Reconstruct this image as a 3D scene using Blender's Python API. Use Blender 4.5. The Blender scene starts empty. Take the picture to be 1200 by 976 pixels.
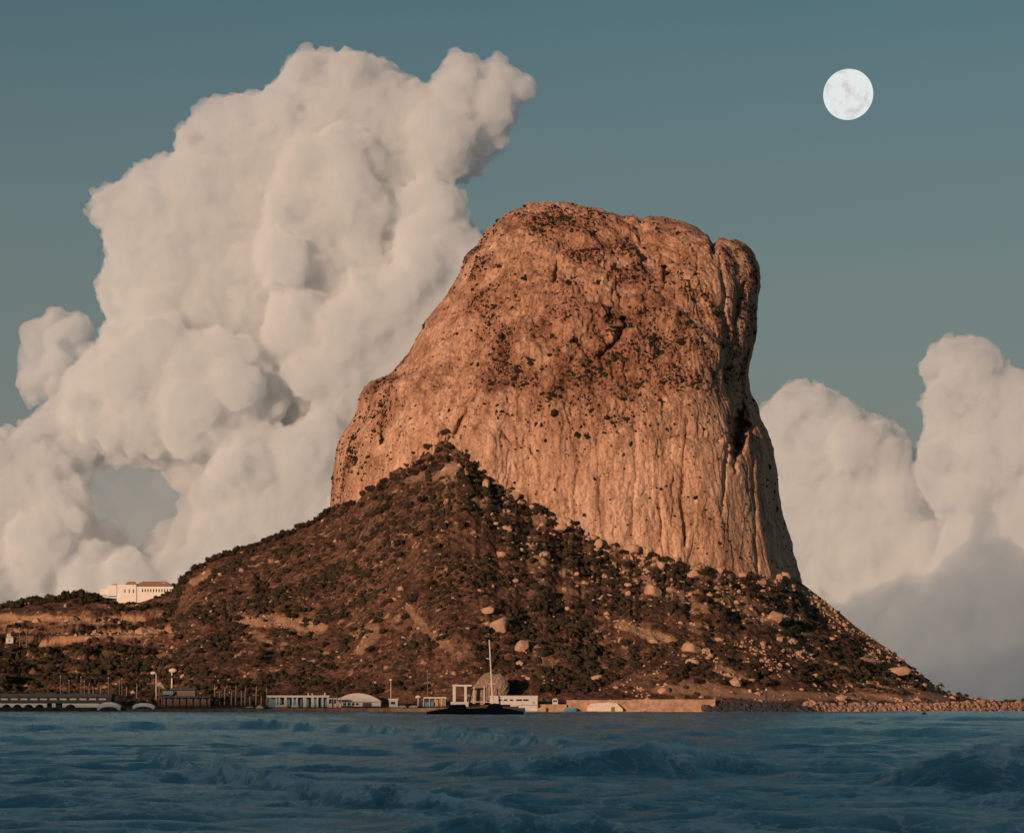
import bpy, bmesh, math, random
import numpy as np
from mathutils import Vector, Matrix
R = math.radians
scene = bpy.context.scene
COL = scene.collection
random.seed(4); rng = np.random.default_rng(7)

# ------------------------------------------------------------------ camera, sky, sun, exposure
F = 2727.0          # focal length in photo pixels (photo 1200 px wide)
CX, YH, H = 600.0, 826.0, 3.5
def at(px, py, Y):
    return Vector(((px - CX) / F * Y, Y, H + (YH - py) / F * Y))
cd = bpy.data.cameras.new('camera'); cam = bpy.data.objects.new('camera', cd); COL.objects.link(cam)
cam.location = (0, 0, H); cam.rotation_euler = (R(90), 0, 0)
cd.sensor_width = 36; cd.lens = 36 * F / 1200; cd.shift_y = (YH - 488) / 1200
cd.clip_start = 0.5; cd.clip_end = 90000
scene.camera = cam

SUN_EL, SUN_AZ = R(7.5), R(31.0)       # azimuth: from behind the camera, over its left shoulder
S = Vector((-math.sin(SUN_AZ) * math.cos(SUN_EL), -math.cos(SUN_AZ) * math.cos(SUN_EL), math.sin(SUN_EL)))
sd = bpy.data.lights.new('sun', 'SUN'); sun = bpy.data.objects.new('sun', sd); COL.objects.link(sun)
sd.energy = 4.2; sd.angle = R(0.53); sd.color = (1.0, 0.66, 0.46)
sun.rotation_euler = (-S).to_track_quat('-Z', 'Y').to_euler()

world = bpy.data.worlds.new('World'); scene.world = world; world.use_nodes = True
nt = world.node_tree; bgn = nt.nodes['Background']
sky = nt.nodes.new('ShaderNodeTexSky'); sky.sky_type = 'NISHITA'; sky.sun_disc = False
sky.sun_elevation = SUN_EL; sky.sun_rotation = R(180) + SUN_AZ; sky.dust_density = 1.0; sky.air_density = 1.2; sky.ozone_density = 2.0
tint = nt.nodes.new('ShaderNodeMix'); tint.data_type = 'RGBA'; tint.blend_type = 'MULTIPLY'; tint.inputs[0].default_value = 1
nt.links.new(sky.outputs[0], tint.inputs[6]); tint.inputs[7].default_value = (0.80, 0.98, 0.93, 1)
sgeo = nt.nodes.new('ShaderNodeTexCoord'); ssep = nt.nodes.new('ShaderNodeSeparateXYZ'); nt.links.new(sgeo.outputs['Generated'], ssep.inputs[0])
smap = nt.nodes.new('ShaderNodeMapRange'); nt.links.new(ssep.outputs[2], smap.inputs[0])
for k_, v_ in ((1, .06), (2, .30), (3, .92), (4, 0.0)): smap.inputs[k_].default_value = v_
SKY = 0.064
hzn = nt.nodes.new('ShaderNodeMix'); hzn.data_type = 'RGBA'; nt.links.new(smap.outputs[0], hzn.inputs[0])      # pale air low over the sea
nt.links.new(tint.outputs[2], hzn.inputs[6]); hzn.inputs[7].default_value = (.196 / SKY, .204 / SKY, .204 / SKY, 1)
nt.links.new(hzn.outputs[2], bgn.inputs[0]); bgn.inputs[1].default_value = SKY
scene.view_settings.view_transform = 'Standard'; scene.view_settings.look = 'None'
scene.view_settings.exposure = 0.0; scene.view_settings.gamma = 1.0; scene.view_settings.use_curve_mapping = False
scene.cycles.use_denoising = True
scene.cycles.max_bounces = 12; scene.cycles.volume_bounces = 12; scene.cycles.diffuse_bounces = 2; scene.cycles.glossy_bounces = 2
scene.cycles.transparent_max_bounces = 6

# ------------------------------------------------------------------ numpy noise
def _hash(i, j, k, seed):
    h = (i.astype(np.uint32) * np.uint32(374761393) + j.astype(np.uint32) * np.uint32(668265263)
         + k.astype(np.uint32) * np.uint32(2147483647) + np.uint32((seed * 974711 + 12345) & 0xffffffff))
    h ^= h >> np.uint32(13); h *= np.uint32(1274126177); h ^= h >> np.uint32(16)
    h *= np.uint32(2246822519); h ^= h >> np.uint32(13)
    return h
def perlin(x, y, z, seed=0):
    x, y, z = np.broadcast_arrays(np.asarray(x, float), np.asarray(y, float), np.asarray(z, float))
    xi = np.floor(x).astype(np.int64); yi = np.floor(y).astype(np.int64); zi = np.floor(z).astype(np.int64)
    xf, yf, zf = x - xi, y - yi, z - zi
    u = xf**3 * (xf * (xf * 6 - 15) + 10); v = yf**3 * (yf * (yf * 6 - 15) + 10); w = zf**3 * (zf * (zf * 6 - 15) + 10)
    def g(di, dj, dk):
        h = _hash(xi + di, yi + dj, zi + dk, seed)
        a = (h & np.uint32(1023)).astype(float) / 1023 * 2 - 1
        b = ((h >> np.uint32(10)) & np.uint32(1023)).astype(float) / 1023 * 2 - 1
        c = ((h >> np.uint32(20)) & np.uint32(1023)).astype(float) / 1023 * 2 - 1
        return a * (xf - di) + b * (yf - dj) + c * (zf - dk)
    def lerp(a, b, t): return a + (b - a) * t
    x00 = lerp(g(0,0,0), g(1,0,0), u); x10 = lerp(g(0,1,0), g(1,1,0), u)
    x01 = lerp(g(0,0,1), g(1,0,1), u); x11 = lerp(g(0,1,1), g(1,1,1), u)
    return lerp(lerp(x00, x10, v), lerp(x01, x11, v), w) * 1.3
def fbm(x, y, z, n=4, seed=0, gain=0.5):
    s = 0; a = 1; f = 1
    for o in range(n):
        s = s + a * perlin(x * f, y * f, z * f, seed + o * 17); a *= gain; f *= 2.03
    return s
def ridged(x, y, z, n=4, seed=0):
    s = 0; a = 1; f = 1
    for o in range(n):
        s = s + a * (1 - 2 * np.abs(perlin(x * f, y * f, z * f, seed + o * 17))); a *= .5; f *= 2.03
    return s
def sstep(a, b, x):
    t = np.clip((x - a) / (b - a), 0, 1); return t * t * (3 - 2 * t)
def polydist(px, py, pts):
    d = np.full(np.shape(px), 1e9)
    for (x0, y0), (x1, y1) in zip(pts[:-1], pts[1:]):
        dx, dy = x1 - x0, y1 - y0
        t = np.clip(((px - x0) * dx + (py - y0) * dy) / (dx * dx + dy * dy + 1e-9), 0, 1)
        d = np.minimum(d, np.hypot(px - x0 - t * dx, py - y0 - t * dy))
    return d
def interp(x, pts):
    p = np.array(pts, float); return np.interp(x, p[:, 0], p[:, 1])
def smooth_interp(x, pts, w):
    return sum(interp(np.asarray(x) + o * w, pts) for o in (-1, -.5, 0, .5, 1)) / 5

# ------------------------------------------------------------------ object helpers
def tag(o, label=None, cat=None, group=None, kind=None):
    if label: o['label'] = label
    if cat: o['category'] = cat
    if group: o['group'] = group
    if kind: o['kind'] = kind
    return o
def new_obj(name, me, mat=None, parent=None, loc=None):
    o = bpy.data.objects.new(name, me); COL.objects.link(o)
    if mat and me is not None and not me.materials: me.materials.append(mat)
    if parent: o.parent = parent
    if loc is not None: o.location = loc
    return o
def empty(name, loc, rz=0, **k):
    o = bpy.data.objects.new(name, None); COL.objects.link(o); o.location = loc; o.rotation_euler = (0, 0, rz)
    o.empty_display_size = 1
    return tag(o, **k)
def np_mesh(name, co, faces, smooth=True):
    me = bpy.data.meshes.new(name); co = np.asarray(co, np.float32); faces = np.asarray(faces, np.int32)
    n = faces.shape[1]
    me.vertices.add(len(co)); me.vertices.foreach_set('co', co.ravel())
    me.loops.add(faces.size); me.loops.foreach_set('vertex_index', faces.ravel())
    me.polygons.add(len(faces)); me.polygons.foreach_set('loop_start', np.arange(0, faces.size, n, dtype=np.int32))
    me.polygons.foreach_set('loop_total', np.full(len(faces), n, np.int32))
    me.polygons.foreach_set('use_smooth', np.full(len(faces), smooth, bool))
    me.update(calc_edges=True); me.validate()
    return me
def grid_faces(nr, nc, wrap=False):
    i = np.arange(nr - 1)[:, None]; j = np.arange(nc if wrap else nc - 1)[None, :]; k = (j + 1) % nc
    return np.stack([i * nc + j, i * nc + k, (i + 1) * nc + k, (i + 1) * nc + j], -1).reshape(-1, 4)
def set_attr(me, name, vals):
    a = me.attributes.new(name, 'FLOAT', 'POINT'); a.data.foreach_set('value', np.asarray(vals, np.float32).ravel())

class MB:                                    # collects boxes, bars and prisms into ONE mesh
    def __init__(s): s.bm = bmesh.new()
    def box(s, x0, x1, y0, y1, z0, z1, bev=0):
        r = bmesh.ops.create_cube(s.bm, size=1); vs = r['verts']
        for v in vs: v.co = Vector(((x0 + x1) / 2 + v.co.x * (x1 - x0), (y0 + y1) / 2 + v.co.y * (y1 - y0), (z0 + z1) / 2 + v.co.z * (z1 - z0)))
        if bev:
            es = list({e for v in vs for e in v.link_edges}); bmesh.ops.bevel(s.bm, geom=es, offset=bev, segments=1, affect='EDGES')
        return s
    def bar(s, a, b, r0, r1=None, seg=8):
        a, b = Vector(a), Vector(b); r1 = r0 if r1 is None else r1; d = b - a
        M = Matrix.Translation((a + b) / 2) @ d.to_track_quat('Z', 'Y').to_matrix().to_4x4()
        bmesh.ops.create_cone(s.bm, cap_ends=True, segments=seg, radius1=r0, radius2=r1, depth=d.length, matrix=M); return s
    def ball(s, c, r, sub=2, sc=(1, 1, 1)):
        M = Matrix.Translation(c) @ Matrix.Diagonal((r * sc[0], r * sc[1], r * sc[2], 1))
        bmesh.ops.create_icosphere(s.bm, subdivisions=sub, radius=1, matrix=M); return s
    def prism(s, pts, y0, y1):               # outline in x,z pushed from y0 to y1
        a = [s.bm.verts.new((x, y0, z)) for x, z in pts]; b = [s.bm.verts.new((x, y1, z)) for x, z in pts]
        s.bm.faces.new(a[::-1]); s.bm.faces.new(b)
        for i in range(len(pts)):
            j = (i + 1) % len(pts); s.bm.faces.new((a[i], a[j], b[j], b[i]))
        return s
    def hip(s, x0, x1, y0, y1, z0, z1, ins):
        c = [s.bm.verts.new(p) for p in ((x0, y0, z0), (x1, y0, z0), (x1, y1, z0), (x0, y1, z0))]
        ym = (y0 + y1) / 2; r = [s.bm.verts.new((x0 + ins, ym, z1)), s.bm.verts.new((x1 - ins, ym, z1))]
        for f in ((c[0], c[1], r[1], r[0]), (c[2], c[3], r[0], r[1]), (c[1], c[2], r[1]), (c[3], c[0], r[0]), (c[3], c[2], c[1], c[0])): s.bm.faces.new(f)
        return s
    def build(s, name, mat, parent=None, smooth=False):
        bmesh.ops.recalc_face_normals(s.bm, faces=s.bm.faces)
        me = bpy.data.meshes.new(name); s.bm.to_mesh(me); s.bm.free()
        if smooth:
            for p in me.polygons: p.use_smooth = True
        return new_obj(name, me, mat, parent)

# ------------------------------------------------------------------ materials
def nodes(name):
    m = bpy.data.materials.new(name); m.use_nodes = True
    return m, m.node_tree, m.node_tree.nodes, m.node_tree.links, m.node_tree.nodes['Principled BSDF']
def noise_node(N, L, scale, detail=6, rough=.6, vec=None, stretch=None):
    n = N.new('ShaderNodeTexNoise'); n.inputs['Scale'].default_value = scale; n.inputs['Detail'].default_value = detail; n.inputs['Roughness'].default_value = rough
    if vec is not None:
        if stretch:
            mp = N.new('ShaderNodeMapping'); mp.inputs['Scale'].default_value = stretch; L.new(vec, mp.inputs[0]); vec = mp.outputs[0]
        L.new(vec, n.inputs['Vector'])
    return n
def ramp(N, L, src, stops):
    r = N.new('ShaderNodeValToRGB'); e = r.color_ramp.elements
    while len(e) < len(stops): e.new(.5)
    for el, (p, c) in zip(e, stops): el.position = p; el.color = (*c, 1) if len(c) == 3 else c
    L.new(src, r.inputs[0]); return r
def mixc(N, L, fac, a, b, mode='MIX'):
    m = N.new('ShaderNodeMix'); m.data_type = 'RGBA'; m.blend_type = mode
    for sock, v in ((m.inputs[0], fac), (m.inputs[6], a), (m.inputs[7], b)):
        if isinstance(v, (int, float)): sock.default_value = v
        elif isinstance(v, tuple): sock.default_value = (*v, 1)
        else: L.new(v, sock)
    return m.outputs[2]
def plain(name, c, rough=.7, var=.25, scale=.6):
    m, t, N, L, P = nodes(name); tc = N.new('ShaderNodeTexCoord')
    n = noise_node(N, L, scale, 5, .6, tc.outputs['Object'])
    r = ramp(N, L, n.outputs[0], [(.3, tuple(v * (1 - var) for v in c)), (.7, tuple(min(1, v * (1 + var)) for v in c))])
    L.new(r.outputs[0], P.inputs['Base Color']); P.inputs['Roughness'].default_value = rough
    return m
def bump(N, L, P, h, strength, dist):
    b = N.new('ShaderNodeBump'); b.inputs['Strength'].default_value = strength; b.inputs['Distance'].default_value = dist
    L.new(h, b.inputs['Height']); L.new(b.outputs[0], P.inputs['Normal'])

def rock_material():
    m, t, N, L, P = nodes('limestone'); tc = N.new('ShaderNodeTexCoord').outputs['Object']
    big = noise_node(N, L, .012, 4, .55, tc)
    base = ramp(N, L, big.outputs[0], [(.30, (.52, .29, .185)), (.5, (.65, .39, .255)), (.72, (.74, .475, .33))]).outputs[0]
    st = noise_node(N, L, .11, 6, .65, tc, (1, 1, .10))
    c = mixc(N, L, 1.0, base, ramp(N, L, st.outputs[0], [(.30, (.50, .42, .39)), (.45, (.88, .85, .83)), (.60, (1.14, 1.15, 1.16))]).outputs[0], 'MULTIPLY')
    st2 = noise_node(N, L, .45, 4, .6, tc, (1, 1, .06))
    c = mixc(N, L, .8, c, ramp(N, L, st2.outputs[0], [(.32, (.62, .56, .52)), (.52, (1, 1, 1))]).outputs[0], 'MULTIPLY')
    fine = noise_node(N, L, .5, 8, .7, tc)
    c = mixc(N, L, .8, c, ramp(N, L, fine.outputs[0], [(.36, (.55, .47, .42)), (.48, (.95, .95, .95)), (.7, (1.1, 1.1, 1.1))]).outputs[0], 'MULTIPLY')
    vo = N.new('ShaderNodeTexVoronoi'); vo.feature = 'DISTANCE_TO_EDGE'; vo.inputs['Scale'].default_value = .10
    wn = noise_node(N, L, .09, 4, .6, tc); va = N.new('ShaderNodeVectorMath'); va.operation = 'MULTIPLY_ADD'; L.new(wn.outputs['Color'], va.inputs[0]); va.inputs[1].default_value = (14, 14, 14); L.new(tc, va.inputs[2])
    vm = N.new('ShaderNodeMapping'); vm.inputs['Scale'].default_value = (1, 1, .22); L.new(va.outputs[0], vm.inputs[0]); L.new(vm.outputs[0], vo.inputs['Vector'])
    c = mixc(N, L, .6, c, ramp(N, L, vo.outputs['Distance'], [(.0, (.42, .36, .33)), (.05, (1, 1, 1))]).outputs[0], 'MULTIPLY')
    at_ = N.new('ShaderNodeAttribute'); at_.attribute_name = 'brush'
    c = mixc(N, L, at_.outputs['Fac'], c, mixc(N, L, 1.0, c, (.58, .47, .44), 'MULTIPLY'))
    L.new(c, P.inputs['Base Color']); P.inputs['Roughness'].default_value = .95; P.inputs['Specular IOR Level'].default_value = .1
    bump(N, L, P, fine.outputs[0], .9, 2.2)
    return m
def earth_material():
    m, t, N, L, P = nodes('dry_hillside'); tc = N.new('ShaderNodeTexCoord').outputs['Object']
    n1 = noise_node(N, L, .05, 8, .68, tc)
    c = ramp(N, L, n1.outputs[0], [(.34, (.064, .031, .022)), (.50, (.112, .052, .034)), (.66, (.20, .10, .06))]).outputs[0]
    n2 = noise_node(N, L, .55, 6, .7, tc)
    c = mixc(N, L, ramp(N, L, n2.outputs[0], [(.52, (0, 0, 0)), (.66, (1, 1, 1))]).outputs[0], c, (.30, .165, .10))
    n3 = noise_node(N, L, .28, 5, .6, tc)
    c = mixc(N, L, ramp(N, L, n3.outputs[0], [(.40, (1, 1, 1)), (.50, (0, 0, 0))]).outputs[0], c, (.036, .027, .018))
    n4 = noise_node(N, L, .11, 9, .72, tc)
    c = mixc(N, L, ramp(N, L, n4.outputs[0], [(.585, (0, 0, 0)), (.63, (1, 1, 1))]).outputs[0], c, (.40, .225, .135))
    a = N.new('ShaderNodeAttribute'); a.attribute_name = 'bare'
    bare = ramp(N, L, n2.outputs[0], [(.3, (.30, .165, .095)), (.7, (.47, .27, .16))]).outputs[0]
    c = mixc(N, L, a.outputs['Fac'], c, bare)
    L.new(c, P.inputs['Base Color']); P.inputs['Roughness'].default_value = .95; P.inputs['Specular IOR Level'].default_value = .1
    bump(N, L, P, n2.outputs[0], .8, 1.2)
    return m
def leaf_material(name, c):
    m, t, N, L, P = nodes(name); g = N.new('ShaderNodeNewGeometry'); oi = N.new('ShaderNodeObjectInfo')
    n = noise_node(N, L, .35, 4, .6, g.outputs['Position'])
    r = ramp(N, L, n.outputs[0], [(.3, tuple(v * .6 for v in c)), (.7, tuple(v * 1.5 for v in c))])
    r2 = ramp(N, L, oi.outputs['Random'], [(0, (.7, .7, .7)), (1, (1.25, 1.2, 1.1))])
    L.new(mixc(N, L, 1.0, r.outputs[0], r2.outputs[0], 'MULTIPLY'), P.inputs['Base Color']); P.inputs['Roughness'].default_value = .9
    P.inputs['Specular IOR Level'].default_value = .1
    return m
def water_material():
    m, t, N, L, P = nodes('sea_water'); tc = N.new('ShaderNodeTexCoord').outputs['Object']
    a = N.new('ShaderNodeAttribute'); a.attribute_name = 'foam'
    n = noise_node(N, L, 1.6, 7, .7, tc, (.55, 1, 1))
    mm = N.new('ShaderNodeMath'); mm.operation = 'MULTIPLY_ADD'; L.new(n.outputs[0], mm.inputs[0]); mm.inputs[1].default_value = .9; mm.inputs[2].default_value = -.45
    ad = N.new('ShaderNodeMath'); ad.operation = 'ADD'; ad.use_clamp = True; L.new(a.outputs['Fac'], ad.inputs[0]); L.new(mm.outputs[0], ad.inputs[1])
    ln = noise_node(N, L, .75, 5, .6, tc); ls = N.new('ShaderNodeMath'); ls.operation = 'SUBTRACT'; L.new(ln.outputs[0], ls.inputs[0]); ls.inputs[1].default_value = .5
    la = N.new('ShaderNodeMath'); la.operation = 'ABSOLUTE'; L.new(ls.outputs[0], la.inputs[0])
    lace = ramp(N, L, la.outputs[0], [(.0, (.42, .42, .42)), (.035, (0, 0, 0))]).outputs[0]      # lacy foam lines left by broken waves
    lb = N.new('ShaderNodeMath'); lb.operation = 'ADD'; lb.use_clamp = True; L.new(lace, lb.inputs[0]); L.new(ad.outputs[0], lb.inputs[1]); ad = lb
    fo = ramp(N, L, ad.outputs[0], [(.08, (0, 0, 0)), (.35, (.16, .16, .16)), (.85, (1, 1, 1))]).outputs[0]
    b1 = noise_node(N, L, 2.6, 8, .72, tc, (.8, 1, 1)); bp = N.new('ShaderNodeBump'); bp.inputs['Strength'].default_value = .8; bp.inputs['Distance'].default_value = .20
    L.new(b1.outputs[0], bp.inputs['Height'])
    df = N.new('ShaderNodeBsdfDiffuse'); L.new(mixc(N, L, fo, (.165, .325, .390), (.90, .97, .98)), df.inputs[0]); L.new(bp.outputs[0], df.inputs['Normal'])
    gl = N.new('ShaderNodeBsdfGlossy'); gl.inputs[0].default_value = (.62, .92, 1.0, 1); gl.inputs['Roughness'].default_value = .16; L.new(bp.outputs[0], gl.inputs['Normal'])
    fr = N.new('ShaderNodeFresnel'); fr.inputs[0].default_value = 1.33; L.new(bp.outputs[0], fr.inputs['Normal'])
    dim = N.new('ShaderNodeMath'); dim.operation = 'MULTIPLY_ADD'; L.new(fo, dim.inputs[0]); dim.inputs[1].default_value = -.75; dim.inputs[2].default_value = 1.0
    fm = N.new('ShaderNodeMath'); fm.operation = 'MULTIPLY'; L.new(fr.outputs[0], fm.inputs[0]); L.new(dim.outputs[0], fm.inputs[1])
    ms = N.new('ShaderNodeMixShader'); L.new(fm.outputs[0], ms.inputs[0]); L.new(df.outputs[0], ms.inputs[1]); L.new(gl.outputs[0], ms.inputs[2])
    N.remove(P); L.new(ms.outputs[0], N['Material Output'].inputs['Surface'])
    return m
M_ROCK = rock_material(); M_EARTH = earth_material(); M_WATER = water_material()
M_LEAF = leaf_material('dark_leaves', (.034, .026, .017)); M_PALM = leaf_material('palm_fronds', (.03, .045, .035))
M_WHITE = plain('white_render', (.45, .405, .355), .7, .12, .5); M_WHITE2 = plain('off_white_paint', (.42, .39, .35), .6, .16, .8)
M_LIME = plain('limewash', (.68, .62, .54), .8, .06, .4); M_TILE = plain('roof_tile', (.34, .19, .12), .8, .25, 1.5); M_GLASS = plain('dark_glass', (.025, .03, .035), .15, .2)
M_DARK = plain('dark_roofing', (.035, .045, .055), .8, .2); M_WOOD = plain('weathered_wood', (.16, .11, .075), .8, .3, 2)
M_METAL = plain('grey_metal', (.42, .38, .34), .5, .15); M_STONE = plain('harbour_stone', (.33, .19, .115), .9, .45, .35)
M_DSTONE = plain('shade_dark_stone', (.035, .034, .036), .8, .4, .5); M_TRUNK = plain('bark', (.20, .14, .10), .9, .3, 2)  # dark stone: the breakwater's shade is put into its colour
M_BLACK = plain('shaded_black', (.012, .012, .014), .7, .3); M_ARC = plain('whitewash', (.78, .76, .72), .8, .08); M_BLUE = plain('blue_paint', (.07, .19, .26), .6, .15); M_CANVAS = plain('pale_canvas', (.56, .45, .34), .9, .15)  # black: dark boat hull with its shade put into the colour
M_ORANGE = plain('orange_plastic', (.55, .16, .05), .5, .1); M_BROWN = plain('brown_netting', (.22, .145, .10), .9, .3, .8)

# ------------------------------------------------------------------ mountain (closed loft of cross sections)
LEFT = [(240,637),(243,618),(248,603),(257,585),(272,570),(291,559),(302,547),(325,540),(341,530),(354,520),(377,501),(400,490),(417,480),(426,472),(440,460),(451,437),(464,425),(482,420),(497,412),(509,402),(525,397),(540,394),(565,391),(590,390),(640,386),(720,380)]
RIGHT = [(240,668),(244,680),(247,700),(252,715),(256,745),(258,779),(262,797),(267,815),(276,828),(282,846),(285,862),(289,871),(301,881),(316,886),(335,888),(349,885),(362,886),(380,885),(400,882),(420,877),(437,875),(455,876),(465,879),(474,886),(490,891),(505,900),(525,906),(552,910),(580,912),(607,917),(637,927),(650,927),(679,937),(720,950)]
YFR = [(240,1560),(250,1535),(275,1500),(320,1468),(400,1440),(470,1418),(520,1410),(600,1402),(720,1396)]
YSI = [(240,1575),(260,1560),(320,1545),(420,1530),(720,1515)]
nr, ncf, ncb = 640, 800, 120
rows = np.concatenate([np.linspace(712, 262, nr - 70, endpoint=False), np.linspace(262, 240, 70)])
uf = np.sin(np.linspace(-np.pi / 2, np.pi / 2, ncf)); ub = np.sin(np.linspace(np.pi / 2, -np.pi / 2, ncb + 2))[1:-1]
U = np.concatenate([uf, ub])[None, :]; FR = np.concatenate([np.ones(ncf), np.zeros(ncb)])[None, :]
PYr = rows[:, None]
xl = interp(rows, LEFT)[:, None]; xr = interp(rows, RIGHT)[:, None]
PXr = (xl + xr) / 2 + (xr - xl) / 2 * U
arch = np.power(np.clip(1 - np.abs(U)**(2.4 + 2.2 * sstep(.1, .9, U)), 0, 1), 1 / 1.9)
Ys = smooth_interp(rows, YSI, 8)[:, None]; Yf = smooth_interp(rows, YFR, 8)[:, None]
Yr = np.where(FR > .5, Ys - (Ys - Yf) * arch, Ys + np.clip((rows - 236) * 5, 20, 420)[:, None] * arch)
PYg = np.broadcast_to(PYr, PXr.shape).copy()
# features cut or pushed in depth (metres, + = into the rock)
warpx = PXr + 3 * perlin(PXr / 25, PYg / 25, 0, 3); warpy = PYg + 3 * perlin(PXr / 25, PYg / 25, 5, 4)
dY = np.zeros_like(PXr)
def crack(pts, w, depth):
    global dY
    dY += depth * np.exp(-(polydist(warpx, warpy, pts) / w)**2)
crack([(836,284),(843,310),(848,345),(850,385),(853,420),(860,455),(866,480)], 3.0, 4)
crack([(779,310),(777,338),(774,362)], 1.9, 13); crack([(793,330),(790,350)], 1.8, 6)
crack([(872,333),(866,355),(859,380)], 2.2, 6); crack([(884,362),(876,385),(872,430)], 2.2, 7)
crack([(817,300),(816,322)], 1.8, 5); crack([(878,470),(880,520),(882,590),(886,640),(889,668)], 2.2, 3.5)
crack([(852,520),(849,560),(846,600)], 2.2, 3); crack([(655,290),(653,312),(650,330)], 1.8, 5)
crack([(560,462),(547,486),(533,508)], 2.4, 9); crack([(449,470),(448,500),(449,515)], 2.5, 6)
crack([(622,525),(632,545),(637,575)], 1.6, 5); crack([(588,508),(600,522)], 1.8, 6)
crack([(672,560),(671,585)], 1.6, 5); crack([(700,510),(702,600)], 2.0, 3); crack([(802,500),(800,560),(803,640)], 2.0, 4)
crack([(742,480),(743,560),(740,630)], 2.2, 4); crack([(625,330),(640,345)], 2.0, 6); crack([(772,590),(776,640)], 2, 4)
cvx = PXr - 866 + (PYg - 505) * .14 + 5 * perlin(PXr / 12, PYg / 9, 3, 8) + 4 * perlin(PXr / 5, PYg / 6, 3, 7)
dY += 44 * np.exp(-(np.abs(cvx) / 11.0 + np.abs(PYg - 500) / 40)**3.2)          # the dark cave slot
dY += 14 * np.exp(-(polydist(warpx, warpy, [(715,372),(733,378),(722,402),(705,418)]) / 5)**2)       # hollow in the upper face
# the lower mass stands forward below the slanting ledge
led = interp(PXr, [(560,465),(600,452),(660,420),(700,380),(745,345),(780,358),(815,378),(850,410),(870,470),(900,600)])
dY += 10 * (1 - sstep(-6, 6, warpy - led)) * sstep(690, 760, PXr)
# right tower leans back behind the main wall; left shoulder is set back
dY += 4 * sstep(840, 872, PXr) * sstep(280, 300, PYg) - 6 * np.exp(-((PXr - 560) / 40)**2) * sstep(430, 520, PYg)
dY += 5 * np.exp(-(polydist(warpx, warpy, [(760,515),(800,512),(840,518)]) / 5)**2) * 1.0
Yr = Yr + np.where(FR > .5, dY * sstep(0, .12, 1 - np.abs(U)), 0)
Xr = (PXr - CX) / F * Yr; Zr = H + (YH - PYg) / F * Yr
def grid_normals(X, Y, Z):
    P = np.stack([X, Y, Z], -1)
    du = np.roll(P, -1, 1) - np.roll(P, 1, 1); dv = np.gradient(P, axis=0)
    n = np.cross(du, dv); return n / (np.linalg.norm(n, axis=-1, keepdims=True) + 1e-9)
Nn = grid_normals(Xr, Yr, Zr)
if Nn[nr // 2, ncf // 2, 1] > 0: Nn = -Nn
up = 1 - sstep(440, 500, PYg + 12 * perlin(PXr / 60, PYg / 60, 2, 9))       # 1 on the rough upper face
disp = 4.0 * ridged(Xr / 60, Yr / 60, Zr / 230, 2, 21) - 3.0
disp += (1 - .35 * up) * (.8 + 1.2 * perlin(Xr / 50, Yr / 50, Zr / 60, 35)) * ridged(Xr / 15, Yr / 15, Zr / 110, 3, 33)
disp += (.35 + .9 * up) * 2.0 * fbm(Xr / 18, Yr / 18, Zr / 18, 3, 41)
disp += (.45 + .6 * up) * 1.0 * fbm(Xr / 4.5, Yr / 4.5, Zr / 7, 3, 55)
tn = 2.6 * fbm(Xr / 20, Yr / 20, Zr / 85, 4, 61) + .5 * up * fbm(Xr / 15, Yr / 15, Zr / 12, 3, 66); tf = tn - np.floor(tn)
disp += (1.0 + .5 * up) * (np.floor(tn) + sstep(.72, .98, tf))      # broken slabs with sharp edges
disp += .5 * perlin(Xr / 1.8, Yr / 1.8, Zr / 2.6, 77)
disp += (.35 + .5 * up) * ridged(Xr / 8, Yr / 8, Zr / 16, 3, 67)
disp *= 1 - .55 * sstep(.5, .8, U) * FR
edge = np.where(FR > .5, .35 + .65 * sstep(0, .2, 1 - np.abs(U)), .5)
Xr += Nn[..., 0] * disp * edge; Yr += Nn[..., 1] * disp; Zr += Nn[..., 2] * disp * edge
# skyline notches
pxn = CX + Xr / Yr * F
top = sstep(330, 270, PYg)
Zr -= top * (6.0 * np.exp(-((pxn - 836) / 4.0)**2) + 3.2 * np.exp(-((pxn - 751) / 6.0)**2) + 1.2 * np.exp(-((pxn - 727) / 5.0)**2))
co = np.stack([Xr, Yr, Zr], -1).reshape(-1, 3)
nc = ncf + ncb
apex = co[(nr - 1) * nc:].mean(0) + np.array([0, 0, .3])
mfaces = grid_faces(nr, nc, True)
me = np_mesh('mountain', np.vstack([co, apex]), mfaces)
bm = bmesh.new(); bm.from_mesh(me); bm.verts.ensure_lookup_table(); L0 = (nr - 1) * nc
for j in range(nc):
    f = bm.faces.new((bm.verts[L0 + j], bm.verts[L0 + (j + 1) % nc], bm.verts[nr * nc])); f.smooth = True
bmesh.ops.recalc_face_normals(bm, faces=bm.faces); bm.to_mesh(me); bm.free()
def brush_density(px, py):
    d = .75 * np.exp(-(((px - 760) / 95)**2 + ((py - 400) / 62)**2))
    d += .55 * np.exp(-(((px - 640) / 60)**2 + ((py - 445) / 40)**2))
    d += .55 * np.exp(-(polydist(px, py, [(640,268),(700,295),(760,335)]) / 22)**2)
    d += .35 * np.exp(-(polydist(px, py, [(562,300),(590,420)]) / 26)**2)
    d += .28 * np.exp(-(polydist(px, py, [(455,455),(445,510),(400,560)]) / 22)**2)
    d += .30 * np.exp(-(polydist(px, py, [(860,300),(880,320)]) / 16)**2)
    d += .12 * np.exp(-(((px - 700) / 140)**2 + ((py - 500) / 25)**2))
    return d * sstep(240, 256, py)
bd = brush_density(PXr, PYg) * np.where(FR > .5, 1, .5)
bz = fbm(Xr / 22, Yr / 22, Zr / 22, 4, 91)
brush = np.clip(bd * (1.0 + 1.6 * bz), 0, 1)
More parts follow.
